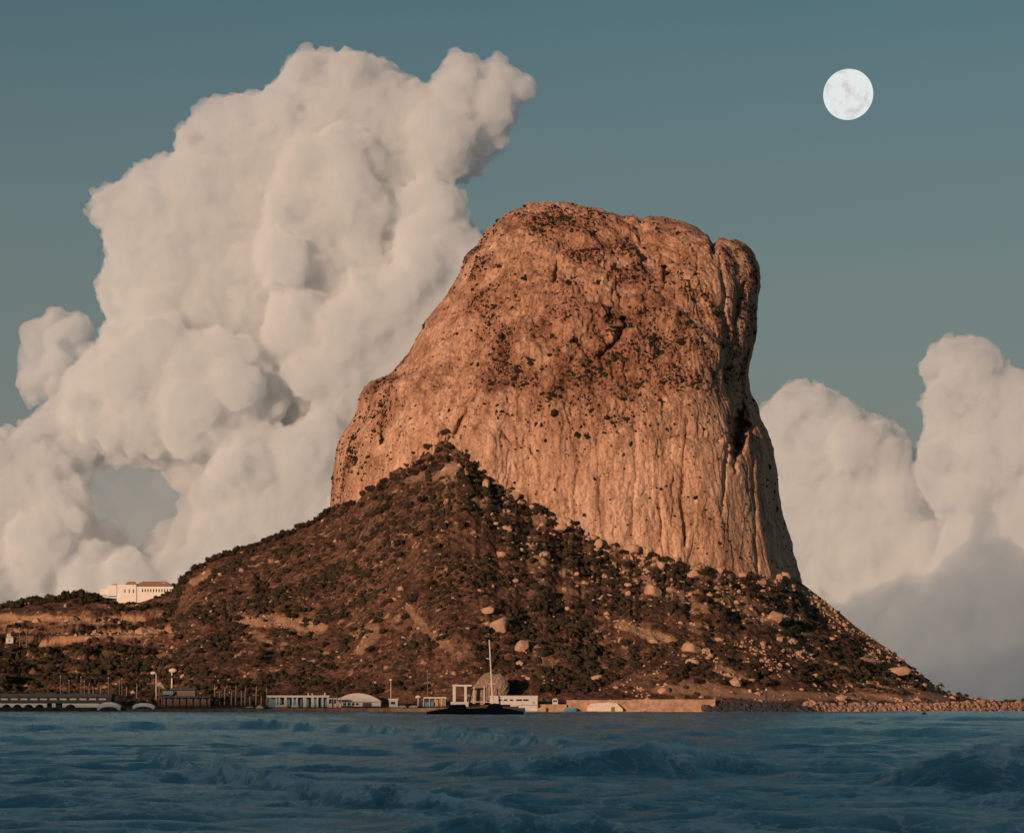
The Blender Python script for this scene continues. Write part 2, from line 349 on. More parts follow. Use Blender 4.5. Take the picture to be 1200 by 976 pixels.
set_attr(me, 'brush', np.append(np.clip(brush * 1.25 + .34 * up * (1 + 1.2 * bz), 0, .95).ravel(), 0))
mountain = tag(new_obj('mountain', me, M_ROCK), 'huge orange limestone rock with sheer cliffs rising above the sea', 'mountain', kind='structure')

# ------------------------------------------------------------------ hillside (sheet from the harbour up to the cliff foot)
CREST = [(-900,800),(-500,760),(-200,722),(0,711),(30,706),(60,702),(100,697),(120,700),(165,702),(205,690),(225,668),(260,650),(300,637),(340,624),(365,611),(390,596),(430,566),(460,549),(490,531),(515,514),(528,510),(540,518),(555,537),(570,552),(590,570),(620,585),(650,600),(680,616),(700,626),(740,641),(780,652),(810,656),(850,664),(880,671),(925,672),(937,681),(960,698),(985,719),(1010,739),(1040,759),(1070,782),(1090,799),(1110,811),(1130,817),(1160,820.5),(1200,822),(1260,824),(1400,826),(1700,830)]
cpx = np.concatenate([np.linspace(-900, -30, 60, endpoint=False), np.linspace(-30, 1230, 1260, endpoint=False), np.linspace(1230, 1700, 40)])
ns, nb = 330, 60
YSH = interp(cpx, [(-900,1190),(0,1190),(480,1190),(620,1185),(760,1195),(940,1225),(1100,1310),(1200,1380),(1700,1460)])
rockfront = np.full(len(cpx), 1480.0)
crest = smooth_interp(cpx, CREST, 3)
crest = crest + ((cpx > 395) & (cpx < 930)) * (10 * perlin(cpx / 19, 0, 0, 171) + 5 * perlin(cpx / 7, 0, 0, 172))
gi = [(np.abs(rows - c)).argmin() for c in crest]
for k, (p, g) in enumerate(zip(cpx, gi)):
    if xl[g, 0] < p < xr[g, 0]: rockfront[k] = np.interp(p, PXr[g, :ncf], Yr[g, :ncf])
k5 = np.ones(41) / 41
YC = np.convolve(np.pad(rockfront, 20, 'edge'), k5, 'valid') + 4
YC = YC - sstep(940, 1250, cpx) * 30
s = np.linspace(0, 1, ns)[:, None]; b = np.linspace(0, 1, nb + 1)[1:, None]
ZC = H + (YH - crest) / F * YC
zq = 2.2
g = sstep(0, .06, s) * .0 + np.where(s < .10, s * .12, .012 + (1 - .012) * np.power(np.clip((s - .10) / .90, 0, 1), 1.12))
Yh_ = np.vstack([YSH + (YC - YSH) * s, YC + b * 420 * np.ones_like(YC)])
under = ((cpx > 386) & (cpx < 934)).astype(float)
back = np.where(under > .5, ZC + 14 * sstep(0, .2, b), zq + (ZC - zq) * (1 - sstep(0, 1, b)))
Zh = np.vstack([zq + (ZC - zq) * g, back])
PXh = np.broadcast_to(cpx, Yh_.shape)
Xh = (PXh - CX) / F * Yh_
S2 = np.vstack([np.broadcast_to(s, (ns, len(cpx))), 1 + b * np.ones_like(YC)])
hgt = sstep(.10, .35, S2) * np.clip((ZC - zq) / 50, .06, 1) * (1 - .75 * sstep(.82, .97, S2) * (1 - under * .6))
nz = 7.0 * fbm(Xh / 75, Yh_ / 75, 0, 3, 101) + 2.6 * fbm(Xh / 20, Yh_ / 20, 0, 3, 111) + 1.1 * fbm(Xh / 5, Yh_ / 5, 0, 3, 121)
nz += -1.5 * np.exp(-(polydist(PXh, S2 * 300, [(300,280),(330,120),(300,40)]) / 10)**2) - 2 * np.exp(-(polydist(PXh, S2 * 300, [(660,260),(640,60)]) / 9)**2)
Zh = Zh + nz * hgt
# terraces on the low shoulder
tz = (1 - sstep(190, 230, PXh)) * sstep(.2, .35, S2) * (1 - sstep(.9, 1.0, S2))
stp = 9.0; q = Zh / stp; qf = q - np.floor(q)
Zh = Zh + tz * .75 * ((np.floor(q) + sstep(.62, .98, qf)) * stp - Zh)
Zh = np.maximum(Zh, 1.9 + .2 * perlin(Xh / 8, Yh_ / 8, 0, 5)); Zh[0, :] = -2.0; Zh[1, :] = np.minimum(Zh[1, :], 1.6)
PYh = YH - (Zh - H) / Yh_ * F
bare = np.zeros_like(Zh)
wpx = PXh + 7 * fbm(Xh / 14, Yh_ / 14, 0, 4, 131); wpy = PYh + 4 * fbm(Xh / 14, Yh_ / 14, 3, 4, 133)
def patch(pts, w, amt=1.0):
    global bare
    bare = np.maximum(bare, amt * (1 - sstep(w * .55, w * 1.15, polydist(wpx, wpy, pts))))
patch([(-150,722),(0,724),(50,724),(100,727),(165,727)], 5); patch([(-60,729),(15,729)], 6, .9)
patch([(50,754),(90,747),(140,742),(200,738)], 5.0); patch([(226,682),(244,673)], 5); patch([(120,706),(150,708)], 4, .8)
patch([(290,728),(330,727),(372,735)], 9); patch([(300,742),(318,755)], 5, .8); patch([(730,733),(760,742),(785,752)], 7)
patch([(726,752),(735,758)], 4); patch([(415,742),(440,738),(425,760)], 7, .6); patch([(480,712),(505,745),(530,760)], 5, .6)
patch([(840,782),(862,792),(880,795)], 4); patch([(770,808),(840,812),(960,816),(1060,818),(1110,818)], 6, .9); patch([(800,800),(870,814)], 7, .6)
patch([(1000,800),(1060,803),(1095,808)], 8, .9); patch([(1010,770),(1060,784)], 6, .7); patch([(935,722),(944,745)], 6, .8)
patch([(580,428),(600,440)], 1); patch([(632,655),(662,672)], 5, .7); patch([(525,545),(545,555),(520,562)], 6, .8); patch([(560,585),(600,600),(640,612)], 8, .55)
patch([(700,625),(740,648),(800,662),(870,676),(925,680)], 8, .75); patch([(770,690),(800,700),(700,660)], 8, .55); patch([(940,690),(990,730),(1040,762),(1090,800)], 5, .7)
patch([(850,700),(900,720),(940,760)], 14, .45); patch([(480,560),(520,555)], 6, .5)
patch([(360,560),(395,590),(430,570)], 3, .3); patch([(650,690),(700,700)], 6, .4)
bare = np.clip(bare + .35 * (fbm(Xh / 30, Yh_ / 30, 0, 4, 141) > .35) * (PXh > 560) * hgt, 0, 1)
me = np_mesh('hillside', np.stack([Xh, Yh_, Zh], -1).reshape(-1, 3), grid_faces(ns + nb, len(cpx)))
set_attr(me, 'bare', bare)
hill = tag(new_obj('hillside', me, M_EARTH), 'brown scrubby slope climbing from the harbour to the cliff foot', 'hillside', kind='structure')
PYf = PYh[:ns]
def ground(px, py):
    """first point of the slope seen at photo position px, py"""
    i = int(np.clip(np.searchsorted(cpx, px), 1, len(cpx) - 2)); col = PYf[:, i]
    hit = np.nonzero(col[8:] <= py)[0]
    j = (hit[0] + 8) if len(hit) else ns - 1
    return Vector((Xh[j, i], Yh_[j, i], Zh[j, i])), float(bare[j, i]), Yh_[j, i] / F

# ------------------------------------------------------------------ unseen hill added behind the camera, shaped to shade the sea and quay
ca, sa = math.cos(SUN_AZ), math.sin(SUN_AZ); te = math.tan(SUN_EL)
cs = np.linspace(-2200, 1300, 176); DB = -900.0
def dshore(c):      # distance along the light at which the shore lies, for each ray line c
    t = np.linspace(-200, 1700, 500); Y = interp(t, list(zip(cpx, YSH))); X = (t - CX) / F * Y
    C = X * ca - Y * sa; D = X * sa + Y * ca; o = np.argsort(C); return np.interp(c, C[o], D[o])
_t = np.linspace(-200, 1700, 500); _Y = interp(_t, list(zip(cpx, YSH))); _C = (_t - CX) / F * _Y * ca - _Y * sa
lift = interp(np.interp(cs, _C, _t), [(-200,9),(250,8.5),(420,5),(520,1),(640,-9),(800,-12),(1000,-13),(1700,-14)])
c_end = float(np.interp(1240, _t, _C))
Hr = te * (dshore(cs) - DB) + lift
Hr = np.where(cs > c_end, np.interp(c_end, cs, Hr) + 3 * np.sin(cs / 60), Hr)
prof = [(-700, 0), (-420, .45), (-160, .9), (0, 1), (110, .55), (210, .12), (250, 0)]
vv = []; 
for dd, hh in prof:
    for c, hz in zip(cs, Hr):
        d = DB + dd * 1.8; vv.append((c * ca + d * sa, -c * sa + d * ca, -1 + (hz + 1) * hh))
vv = np.array(vv); vv[:, 2] += (2.5 * fbm(vv[:, 0] / 60, vv[:, 1] / 60, 0, 3, 5)) * np.repeat([0 if d == 0 else 1 for d, _ in prof], len(cs))
me = np_mesh('hill', vv, grid_faces(len(prof), len(cs)))
set_attr(me, 'bare', np.zeros(len(vv)))
tag(new_obj('hill', me, M_EARTH), 'unseen hill added behind the camera to shade the sea', 'hill', kind='structure')

# ------------------------------------------------------------------ sea
rowsY = [-600., -300., -120., -40., 0., 25., 40.]; y = 48.
while y < 1420:
    rowsY.append(y); y += min(max(y * y / 9545 * .30, .13), 2.6)
nfar = np.geomspace(1420, 42000, 40); rowsY = np.array(rowsY + list(nfar))
spx = np.concatenate([np.array([-40000, -15000, -6000, -2500, -1000, -400]), np.linspace(-120, 1320, 1250), np.array([1600, 2200, 3700, 7200, 16000, 41000])])
YY = rowsY[:, None] * np.ones_like(spx); XX = (spx - CX) / F * np.maximum(YY, 60)
EN = [perlin(XX / 40 + k * 9, YY / 40, k, 63) for k in range(3)] + [perlin(XX / 14 + k * 9, YY / 14, k, 64) for k in range(3)]
win = sstep(40, 50, YY) * (1 - sstep(1300, 1420, YY)) * (sstep(-420, -100, spx) * (1 - sstep(1310, 1600, spx)))
ZZ = np.zeros_like(YY); srng = np.random.default_rng(12)
wx = XX + 3.0 * perlin(XX / 22, YY / 22, 0, 61); wy = YY + 3.5 * perlin(XX / 26, YY / 26, 3, 62)
for lam, amp, n in ((34, .16, 3), (19, .10, 5), (10.5, .09, 7), (5.5, .10, 9), (2.6, .06, 10), (1.5, .028, 8)):
    for k in range(n):
        a = srng.normal(0, .30); L_ = lam * srng.uniform(.75, 1.3); ph = srng.uniform(0, 6.28)
        env = .6 + .9 * EN[(k % 3) + (0 if L_ > 8 else 3)]
        fade = 1 if L_ > 9 else np.exp(-np.maximum(YY - 250, 0) / 400)
        w = np.sin((wx * math.sin(a) + wy * math.cos(a)) * 6.283 / L_ + ph)
        ZZ += amp * np.clip(env, 0, 2) * fade * (1.15 * np.power((w + 1) / 2, 1.7) - .42)
foam = np.clip(.26 + .80 * fbm(XX / 2.4, YY / 5.5, 0, 4, 71), -.2, 1) * .8
foam += .25 * sstep(.25, .75, fbm(XX / 30, YY / 14, 4, 4, 72))
def breaker(pts, hts, wf, wb, fm, seed):
    # crest line in px,py of its foot; height along it
    pp = np.array(pts, float); Yc_ = F * H / (np.interp(spx, pp[:, 0], pp[:, 1]) - YH)
    Hc = np.interp(spx, [p[0] for p in hts], [p[1] for p in hts])
    Yc_ = Yc_ + 1.6 * perlin(spx / 90, 0, seed, 81) + .5 * perlin(spx / 35, 0, seed, 82)
    Hc = Hc * (1 + .30 * perlin(spx / 70, 1, seed, 83) + .16 * perlin(spx / 28, 1, seed, 84))
    w = np.nonzero((rowsY > Yc_[6:-6].min() - 5 * wf - 3) & (rowsY < Yc_[6:-6].max() + 2.6 * wb + 3))[0]; sl = slice(w[0], w[-1] + 1)
    X_s, Y_s, Z_s = XX[sl], YY[sl], ZZ[sl]
    d = Y_s - Yc_[None, :] + .35 * perlin(X_s / 1.6, Y_s / 1.6, seed, 85)
    prof = np.where(d < 0, np.exp(-(d / wf)**2), np.exp(-(d / wb)**2))
    ZZ[sl] += Hc * prof
    tr = np.where(d < 0, sstep(.30, .95, prof), np.exp(-(d / (wb * .8))**2)) + .5 * fm * np.exp(-((d + wf * 2.2) / (wf * 1.2))**2)
    tex = np.clip(.55 + .8 * fbm(X_s / 1.5, Y_s / 2.5, Z_s / .8, 4, 86 + seed), 0, 1.3); hk = np.clip(Hc / .5, 0, 1)
    foam[sl] += fm * tr * tex * hk - .25 * np.exp(-((d + wf * .95) / (wf * .5))**2) * hk
    ZZ[sl] += (.13 * fbm(X_s / .9, Y_s / 1.4, seed, 3, 95) + .10 * (1 - 3 * np.abs(perlin(X_s / .45, Y_s / .7, seed, 96)))) * np.clip(fm * 1.3, 0, 1) * np.clip(tr, 0, 1) * hk
breaker([(0,906),(470,900),(560,908),(700,910),(860,905),(1200,903)], [(420,0),(540,.35),(620,.75),(690,1.25),(770,1.55),(815,1.25),(850,.6),(900,.35),(960,.3),(1020,.3),(1060,0)], 2.0, 9, .40, 1)
breaker([(0,930),(1030,927),(1100,932),(1300,930)], [(1015,0),(1050,.55),(1090,.95),(1150,1.1),(1230,1.25),(1300,1.1),(1320,0)], 1.8, 8, .20, 2)
breaker([(150,893),(210,905),(300,930),(400,950),(560,958),(640,962)], [(150,0),(195,.5),(260,.62),(330,.6),(420,.5),(520,.5),(570,.25),(640,0)], 1.4, 6, 1.2, 3)
breaker([(0,918),(50,916),(120,917)], [(0,.2),(40,.42),(75,.35),(110,0)], 1.2, 4, 0, 4)
breaker([(0,858),(300,856),(420,860),(560,872),(660,880)], [(0,.5),(150,.9),(300,1.3),(380,.9),(520,.9),(600,1.0),(680,.4),(720,0)], 3.5, 16, .45, 5)
breaker([(600,868),(900,862),(1200,866)], [(600,0),(820,.6),(950,.9),(1100,.8),(1300,.8)], 3.5, 14, .08, 6)
breaker([(0,845),(600,843),(1200,845)], [(0,1.2),(250,1.0),(330,.4),(500,1.1),(640,.6),(900,1.0),(1300,.7)], 8, 22, .15, 7)
breaker([(0,885),(300,886),(470,884)], [(0,.3),(200,.35),(310,.25),(400,.45),(470,.2),(540,0)], 1.8, 7, .2, 8)
breaker([(560,985),(800,984),(1000,985)], [(440,0),(560,.4),(760,.35),(960,.3),(1060,0)], .8, 3, .6, 9)
breaker([(640,945),(900,943)], [(640,0),(680,.12),(780,.25),(860,.12),(900,0)], .8, 3, .1, 10)
for k in range(34):
    pc = srng.uniform(-60, 1260); wd = srng.uniform(50, 230); py0 = 836 + 135 * srng.random()**1.6; tl = srng.uniform(-6, 6) * (py0 - 824) / 90
    hh = srng.uniform(.18, .42) * (1.6 if py0 < 870 else 1); sc = np.clip((py0 - 824) / 60, .3, 2)
    breaker([(-200, py0 - tl), (pc - wd, py0 - tl), (pc + wd, py0 + tl), (1400, py0 + tl)], [(pc - wd, 0), (pc - wd * .3, hh), (pc + wd * .4, hh * .8), (pc + wd, 0)], 1.1 / sc**.6 + .4, 3.2 / sc**.5 + 1, srng.uniform(.1, .5), 20 + k)
ZZ *= win
me = np_mesh('sea', np.stack([XX, YY, ZZ], -1).reshape(-1, 3), grid_faces(len(rowsY), len(spx)))
set_attr(me, 'foam', np.clip(foam, 0, 1))
tag(new_obj('sea', me, M_WATER), 'choppy blue sea with breaking waves', 'sea', kind='structure')

# ------------------------------------------------------------------ vegetation
def ico(sub):
    bm = bmesh.new(); bmesh.ops.create_icosphere(bm, subdivisions=sub, radius=1)
    v = np.array([x.co[:] for x in bm.verts]); f = np.array([[q.index for q in p.verts] for p in bm.faces]); bm.free(); return v, f
ICO1, ICO2, ICO3 = ico(1), ico(2), ico(3)
def blob_cloud(points, radii, base, seed, squash=.75, rough=.35):
    v, f = base; r = np.random.default_rng(seed); n = len(points); P = np.asarray(points, float)
    sc = (1 + rough * r.standard_normal((n, len(v), 1))) * radii[:, None, None]
    xyz = v[None] * sc * np.array([1, 1, squash]) * (1 + .25 * np.clip(r.standard_normal((n, 1, 3)), -1.8, 1.8)) + P[:, None]
    return xyz.reshape(-1, 3), (f[None] + (np.arange(n) * len(v))[:, None, None]).reshape(-1, 3)
def shrub_mesh(seed, squash, nlump=9, nleaf=220):
    r = np.random.default_rng(seed)
    a = r.uniform(0, 6.28, nlump); q = np.sqrt(r.uniform(0, 1, nlump)) * .62
    P = np.stack([q * np.cos(a), q * np.sin(a), (.30 + .55 * r.uniform(0, 1, nlump) * (1 - q)) * squash * 1.3], -1)
    co, fa = blob_cloud(P, r.uniform(.26, .46, nlump), ICO2, seed + 1, .85, .13)
    a = r.uniform(0, 6.28, nleaf); ct = r.uniform(-.1, 1, nleaf); st = np.sqrt(1 - ct**2); k = r.uniform(.8, 1.12, nleaf)
    c = np.stack([st * np.cos(a) * k, st * np.sin(a) * k, (ct * .95 + .08) * squash * k], -1) * .95
    tri = c[:, None] + r.normal(0, .085, (nleaf, 3, 3))
    co = np.vstack([co, tri.reshape(-1, 3)]); n0 = len(co) - nleaf * 3
    fa = np.vstack([fa, (n0 + np.arange(nleaf * 3)).reshape(-1, 3)])
    me = np_mesh('shrub', co, fa, False); me.materials.append(M_LEAF); return me
SHRUBS = [shrub_mesh(k, sq) for k, sq in enumerate((.7, .85, 1.0, .75, 1.15, .9))]
def put_shrub(name, px, py, rpx, label, cat, group, zoff=0, sq=1.0):
    p, _, mpp = ground(px, py); o = new_obj(name, random.choice(SHRUBS))
    r = rpx * mpp; o.location = p - Vector((0, 0, r * .15 - zoff)); o.rotation_euler = (0, 0, random.uniform(0, 6.28)); o.scale = (r, r, r * sq * random.uniform(.85, 1.15))
    return tag(o, label, cat, group)
# trees along the left skyline
xs = -8
while xs < 388:
    if not (116 < xs < 206):
        rr = random.uniform(5, 9) if xs < 120 else random.uniform(4.5, 7.5)
        put_shrub('pine_tree', xs, float(interp(xs, CREST)) + 1.0 + random.uniform(0, 3), rr, 'dark bushy pine tree along the sloping skyline leading up to the cliff', 'tree', 'trees along the skyline of the slope', sq=1.15)
    xs += random.uniform(5.5, 9)
for k in range(12):
    put_shrub('pine_tree', random.uniform(0, 120), random.uniform(703, 710), random.uniform(4, 6.5), 'dark bushy pine tree in the belt above the pale terraces', 'tree', 'pines above the terraces')
for px_, py_, r_ in ((112,702,6),(122,708,7),(133,712,8),(142,716,8),(152,709,6),(160,714,6),(172,712,6),(184,711,6),(196,711,6),(206,708,6),(210,700,6),(214,692,7),(218,684,6),(204,672,5),(214,668,6),(150,716,6),(166,718,6)):
    put_shrub('shrub', px_, py_, r_, 'dark shrub growing around the foot of the white hill building', 'shrub', 'shrubs around the white hill building')
for px_, py_ in ((482,531),(492,527),(501,524),(508,518),(516,513),(523,511),(530,516),(526,526),(515,530),(505,540)):
    put_shrub('shrub', px_, py_, random.uniform(5, 7.5), 'dark shrub crowding the high point where the slope meets the cliff', 'shrub', 'shrubs at the top of the slope')
for k in range(60):
    x = random.uniform(545, 900); y0 = float(interp(x, CREST)) + abs(random.gauss(0, 16)) + 4
    put_shrub('shrub', x, y0, random.uniform(3.5, 7.5), 'dark shrub among pale rocks just below the cliff foot', 'shrub', 'shrubs below the cliff foot')
for k in range(24):
    x = random.uniform(400, 520); y0 = float(interp(x, CREST)) + random.uniform(6, 60)
    put_shrub('shrub', x, y0, random.uniform(4, 8.5), 'dark shrub on the upper slope beneath the paler shoulder cliff', 'shrub', 'shrubs beneath the shoulder cliff')
for k in range(95):
    x = random.uniform(205, 700); y0 = random.uniform(float(interp(x, CREST)) + 30, 806)
    put_shrub('shrub', x, y0, random.uniform(3.5, 8), 'dark rounded shrub scattered on the brown open hillside', 'shrub', 'shrubs on the open hillside')
for k in range(60):
    x = random.uniform(700, 1075); y0 = random.uniform(float(interp(x, CREST)) + 12, 808)
    put_shrub('shrub', x, y0, random.uniform(3.5, 7.5), 'dark low shrub on the stony slope falling to the headland', 'shrub', 'shrubs on the stony headland slope')
for k in range(46):
    x = random.uniform(-5, 205); y0 = random.uniform(764, 808)
    put_shrub('shrub', x, y0, random.uniform(5, 10), 'dark tree-like shrub massed between the terraces and the quay', 'shrub', 'shrubs below the terraces')
for k in range(26):
    x = random.uniform(10, 205); y0 = random.choice((random.uniform(735, 739), random.uniform(756, 763)))
    put_shrub('shrub', x, y0, random.uniform(3, 5.5), 'small dark shrub dotted along a pale terrace edge', 'shrub', 'shrubs along the terraces')
for k in range(44):
    x = random.choice((random.uniform(200, 520), random.uniform(330, 480), random.uniform(560, 700)))
    put_shrub('shrub', x, random.uniform(802, 813), random.uniform(4, 8), 'dark tree-like shrub in the row just behind the harbour buildings', 'shrub', 'shrubs behind the harbour buildings')
# low scrub over the whole slope: one mass nobody could count
pts = []; rad = []
cand_i = rng.integers(60, 1320, 60000); cand_j = rng.integers(30, ns - 3, 60000)
dn = fbm(Xh / 26, Yh_ / 26, 0, 4, 151) + .6 * fbm(Xh / 95, Yh_ / 95, 5, 2, 155)
for i, j in zip(cand_i, cand_j):
    px_, py_ = PXh[j, i], PYh[j, i]
    p = .13 + .80 * dn[j, i] + .25 * (j > ns * .75) * (540 < px_ < 800)
    if px_ < 210: p += .12 if py_ > 762 else -.18
    if py_ > 764 and px_ < 300: p += .16
    if px_ > 700: p -= .10
    p *= (1 - .85 * bare[j, i]) * (.2 if py_ > 806 else 1)
    if rng.random() < p:
        pts.append((Xh[j, i], Yh_[j, i], Zh[j, i] + .3)); rad.append(min(rng.lognormal(.16, .48), 2.6))
co, fa = blob_cloud(pts, np.array(rad), ICO1, 5, .75, .22)
me = np_mesh('scrub', co, fa, False); tag(new_obj('scrub', me, M_LEAF), 'low dark scrub covering the hillside', 'scrub', kind='stuff')
# brush rooted in the cracks of the cliff
fi = rng.integers(10, nr - 3, 420000); fj = rng.integers(8, ncf - 8, 420000); pts = []; rad = []
pr = np.clip(bd * (.24 + 1.1 * bz), 0, 1)
big = [(617,328,2.2),(580,361,2.2),(590,398,2.5),(622,425,3.5),(606,433,2.4),(646,468,4.2),(612,450,2.4),(727,376,5),(733,382,4.5),(722,385,4),(805,378,3),(766,397,3.5),(796,402,3.5),(706,438,3.2),(672,402,2.6),(720,418,3),(750,448,3),(740,520,2.2),(676,510,2),(687,512,2),(793,275,2.4),(770,268,2.4),(415,514,4),(411,528,3.4),(418,540,3),(448,515,2.5),(857,430,2.4),(846,404,2.4),(700,330,2.6),(720,312,2.4),(752,305,2.6),(668,332,2.4),(730,470,2.4),(655,455,2.4),(575,450,2)]
cols_f = PXr[:, :ncf]
for a_, b_ in zip(fi, fj):
    if rng.random() < pr[a_, b_] * .55:
        pts.append((Xr[a_, b_], Yr[a_, b_], Zr[a_, b_])); rad.append(rng.lognormal(-.78, .42))
    elif rng.random() < .003: pts.append((Xr[a_, b_], Yr[a_, b_], Zr[a_, b_])); rad.append(rng.lognormal(-.5, .4))
for px_, py_, r_ in big:
    a_ = int(np.abs(rows - py_).argmin())
    for q in range(int(5 + r_ * 3)):
        aa = int(np.clip(a_ + rng.normal(0, r_ * .8), 0, nr - 2)); bb = int(np.abs(cols_f[aa] - px_ - rng.normal(0, r_ * .8)).argmin())
        pts.append((Xr[aa, bb], Yr[aa, bb], Zr[aa, bb])); rad.append(rng.uniform(.6, 1.0 + r_ * .18))
co, fa = blob_cloud(pts, np.array(rad), ICO1, 6, .9, .25)
me = np_mesh('cliff_brush', co, fa, False); tag(new_obj('cliff_brush', me, M_LEAF), 'dark brush rooted in the cracks of the cliff face', 'brush', kind='stuff')

# ------------------------------------------------------------------ boulders
def boulder_mesh(seed):
    v, f = ICO3; r = np.random.default_rng(seed); c = v.copy()
    for k in range(9):                       # chop flat facets off a ball
        n = r.standard_normal(3); n /= np.linalg.norm(n); d = r.uniform(.42, .80); h = c @ n
        c = c - np.clip(h - d, 0, None)[:, None] * n * .9
    c *= (1 + .07 * fbm(v[:, 0] * 2.5, v[:, 1] * 2.5, v[:, 2] * 2.5, 3, seed))[:, None]
    me = np_mesh('boulder', c, f, False); me.materials.append(M_BOULDER); return me
M_BOULDER = plain('pale_boulder', (.41, .24, .148), .95, .22, .9)
BOULD = [boulder_mesh(k) for k in range(7)]
def put_boulder(px, py, rx, ry, label, group=None, mesh=None, tilt=0):
    p, _, mpp = ground(px, py + ry * .7); o = new_obj('boulder', mesh or random.choice(BOULD))
    o.location = p + Vector((0, 0, ry * mpp * (.22 if group else .34))); k_ = 1 if group else 1.25; o.scale = (k_ * rx * mpp, k_ * (rx + ry) * .5 * mpp, k_ * ry * mpp)
    o.rotation_euler = (0, R(tilt), random.uniform(-.5, .5))
    return tag(o, label, 'boulder', group)
put_boulder(583, 730, 12, 12, 'largest pale boulder on the open hillside above the tall boat mast', mesh=BOULD[0], tilt=-35)
put_boulder(570, 714, 8, 5, 'flat pale rock lying just above the largest hillside boulder', mesh=BOULD[4])
put_boulder(613, 756, 8, 10, 'pale upright boulder on the hillside beside the tall boat mast', mesh=BOULD[2], tilt=15)
put_boulder(609, 778, 4.5, 3.5, 'small pale boulder below the upright boulder near the mast')
put_boulder(618, 794, 3, 3, 'small pale rock above the roof of the white ribbon-window building')
put_boulder(811, 757, 10, 8.5, 'big rounded pale boulder beside the bare earth streak', mesh=BOULD[3])
put_boulder(828, 762, 5.5, 4.5, 'pale boulder touching the big rounded one on its sea-cliff side')
put_boulder(811, 775, 7.5, 5, 'squat pale boulder directly below the big rounded one')
put_boulder(779, 808, 7, 6, 'pale boulder standing low on the slope just above the quay wall')
put_boulder(698, 793, 8, 5, 'ragged pale boulder alone on the dark lower slope')
put_boulder(570, 568, 4.5, 7.5, 'tall pale pillar of rock leaning against the cliff foot', mesh=BOULD[5])
put_boulder(527, 548, 10, 8, 'pale outcrop among shrubs under the high point of the slope')
put_boulder(655, 618, 10, 6, 'broad pale outcrop jutting from the cliff foot', mesh=BOULD[1])
put_boulder(740, 643, 9, 8, 'rounded pale block at the foot of the sheer wall')
put_boulder(587, 649, 6, 5, 'pale angular boulder on dark scrub well below the cliff')
put_boulder(640, 649, 7, 5.5, 'pale rounded boulder in dark scrub below the broad outcrop')
put_boulder(766, 690, 9, 10, 'tall pale block on the stony slope below the sheer wall')
put_boulder(907, 720, 9, 8, 'larger of two touching pale boulders below the cliff corner', mesh=BOULD[6])
put_boulder(920, 725, 6, 7, 'smaller of two touching pale boulders below the cliff corner')
put_boulder(1050, 784, 14, 6, 'wide flat pale rock low on the headland slope')
put_boulder(1013, 773, 13, 6, 'flat pale rock uphill of the wide one on the headland slope')
for k in range(150):
    if k < 85: x = random.uniform(690, 985); y0 = float(interp(x, CREST)) + abs(random.gauss(10, 45)) + 3
    elif k < 120: x = random.uniform(545, 720); y0 = float(interp(x, CREST)) + abs(random.gauss(10, 50)) + 4
    else: x = random.uniform(220, 680); y0 = random.uniform(660, 805)
    if y0 > 810: continue
    rx = random.choice((1.6, 2, 2.4, 3, 3.6, 5)) * random.uniform(.8, 1.25)
    if x > 690: put_boulder(x, y0, rx, rx * random.uniform(.6, 1), 'small pale boulder strewn on the stony slope below the sheer wall', 'boulders on the stony slope')
    else: put_boulder(x, y0, rx * .85, rx * random.uniform(.5, .85), 'small pale boulder scattered on the scrubby hillside', 'boulders on the scrubby hillside')
for k in range(44):
    x = random.uniform(545, 930); rx = random.choice((2.5, 3.5, 4.5, 6, 8)) * random.uniform(.8, 1.2)
    put_boulder(x, float(np.interp(x, cpx, crest)) + random.uniform(0, 9), rx, rx * random.uniform(.6, 1.1), 'pale block lodged along the ragged foot of the sheer wall', 'blocks along the cliff foot')
# scree: loose stones beyond counting
pts = []; rad = []
for i, j in zip(rng.integers(100, 1240, 26000), rng.integers(40, ns - 2, 26000)):
    p = .02 + .22 * bare[j, i] * (PYh[j, i] < 806) + .40 * (PXh[j, i] > 690) * sstep(.1, .6, dn[j, i] * -1) + .14 * (j > ns * .8) * (PXh[j, i] > 540)
    if rng.random() < p: pts.append((Xh[j, i], Yh_[j, i], Zh[j, i] + .1)); rad.append(rng.lognormal(-.35, .5))
co, fa = blob_cloud(pts, np.array(rad), ICO1, 8, .8, .15)
me = np_mesh('scree', co, fa, False); tag(new_obj('scree', me, M_BOULDER), 'loose pale stones strewn over the slope', 'scree', kind='stuff')

# ------------------------------------------------------------------ clouds (closed shapes filled with an even scattering volume)
def cloud_material(name, col, dens, aniso=0.0):
    m = bpy.data.materials.new(name); m.use_nodes = True; N = m.node_tree.nodes; N.remove(N['Principled BSDF'])
    ab = N.new('ShaderNodeVolumeAbsorption'); ab.inputs['Color'].default_value = (*col, 1); ab.inputs['Density'].default_value = dens; sm = N.new('ShaderNodeAddShader')
    v = N.new('ShaderNodeVolumeScatter'); v.inputs['Color'].default_value = (*col, 1); v.inputs['Density'].default_value = dens; v.inputs['Anisotropy'].default_value = aniso
    k = m.node_tree.links.new; k(v.outputs[0], sm.inputs[0]); k(ab.outputs[0], sm.inputs[1]); k(sm.outputs[0], N['Material Output'].inputs['Volume']); return m
def inside(px, py, poly):
    c = np.zeros(np.shape(px), bool); n = len(poly)
    for k in range(n):
        (x0, y0), (x1, y1) = poly[k], poly[(k + 1) % n]
        c ^= ((y0 > py) != (y1 > py)) & (px < (x1 - x0) * (py - y0) / (y1 - y0 + 1e-9) + x0)
    return c
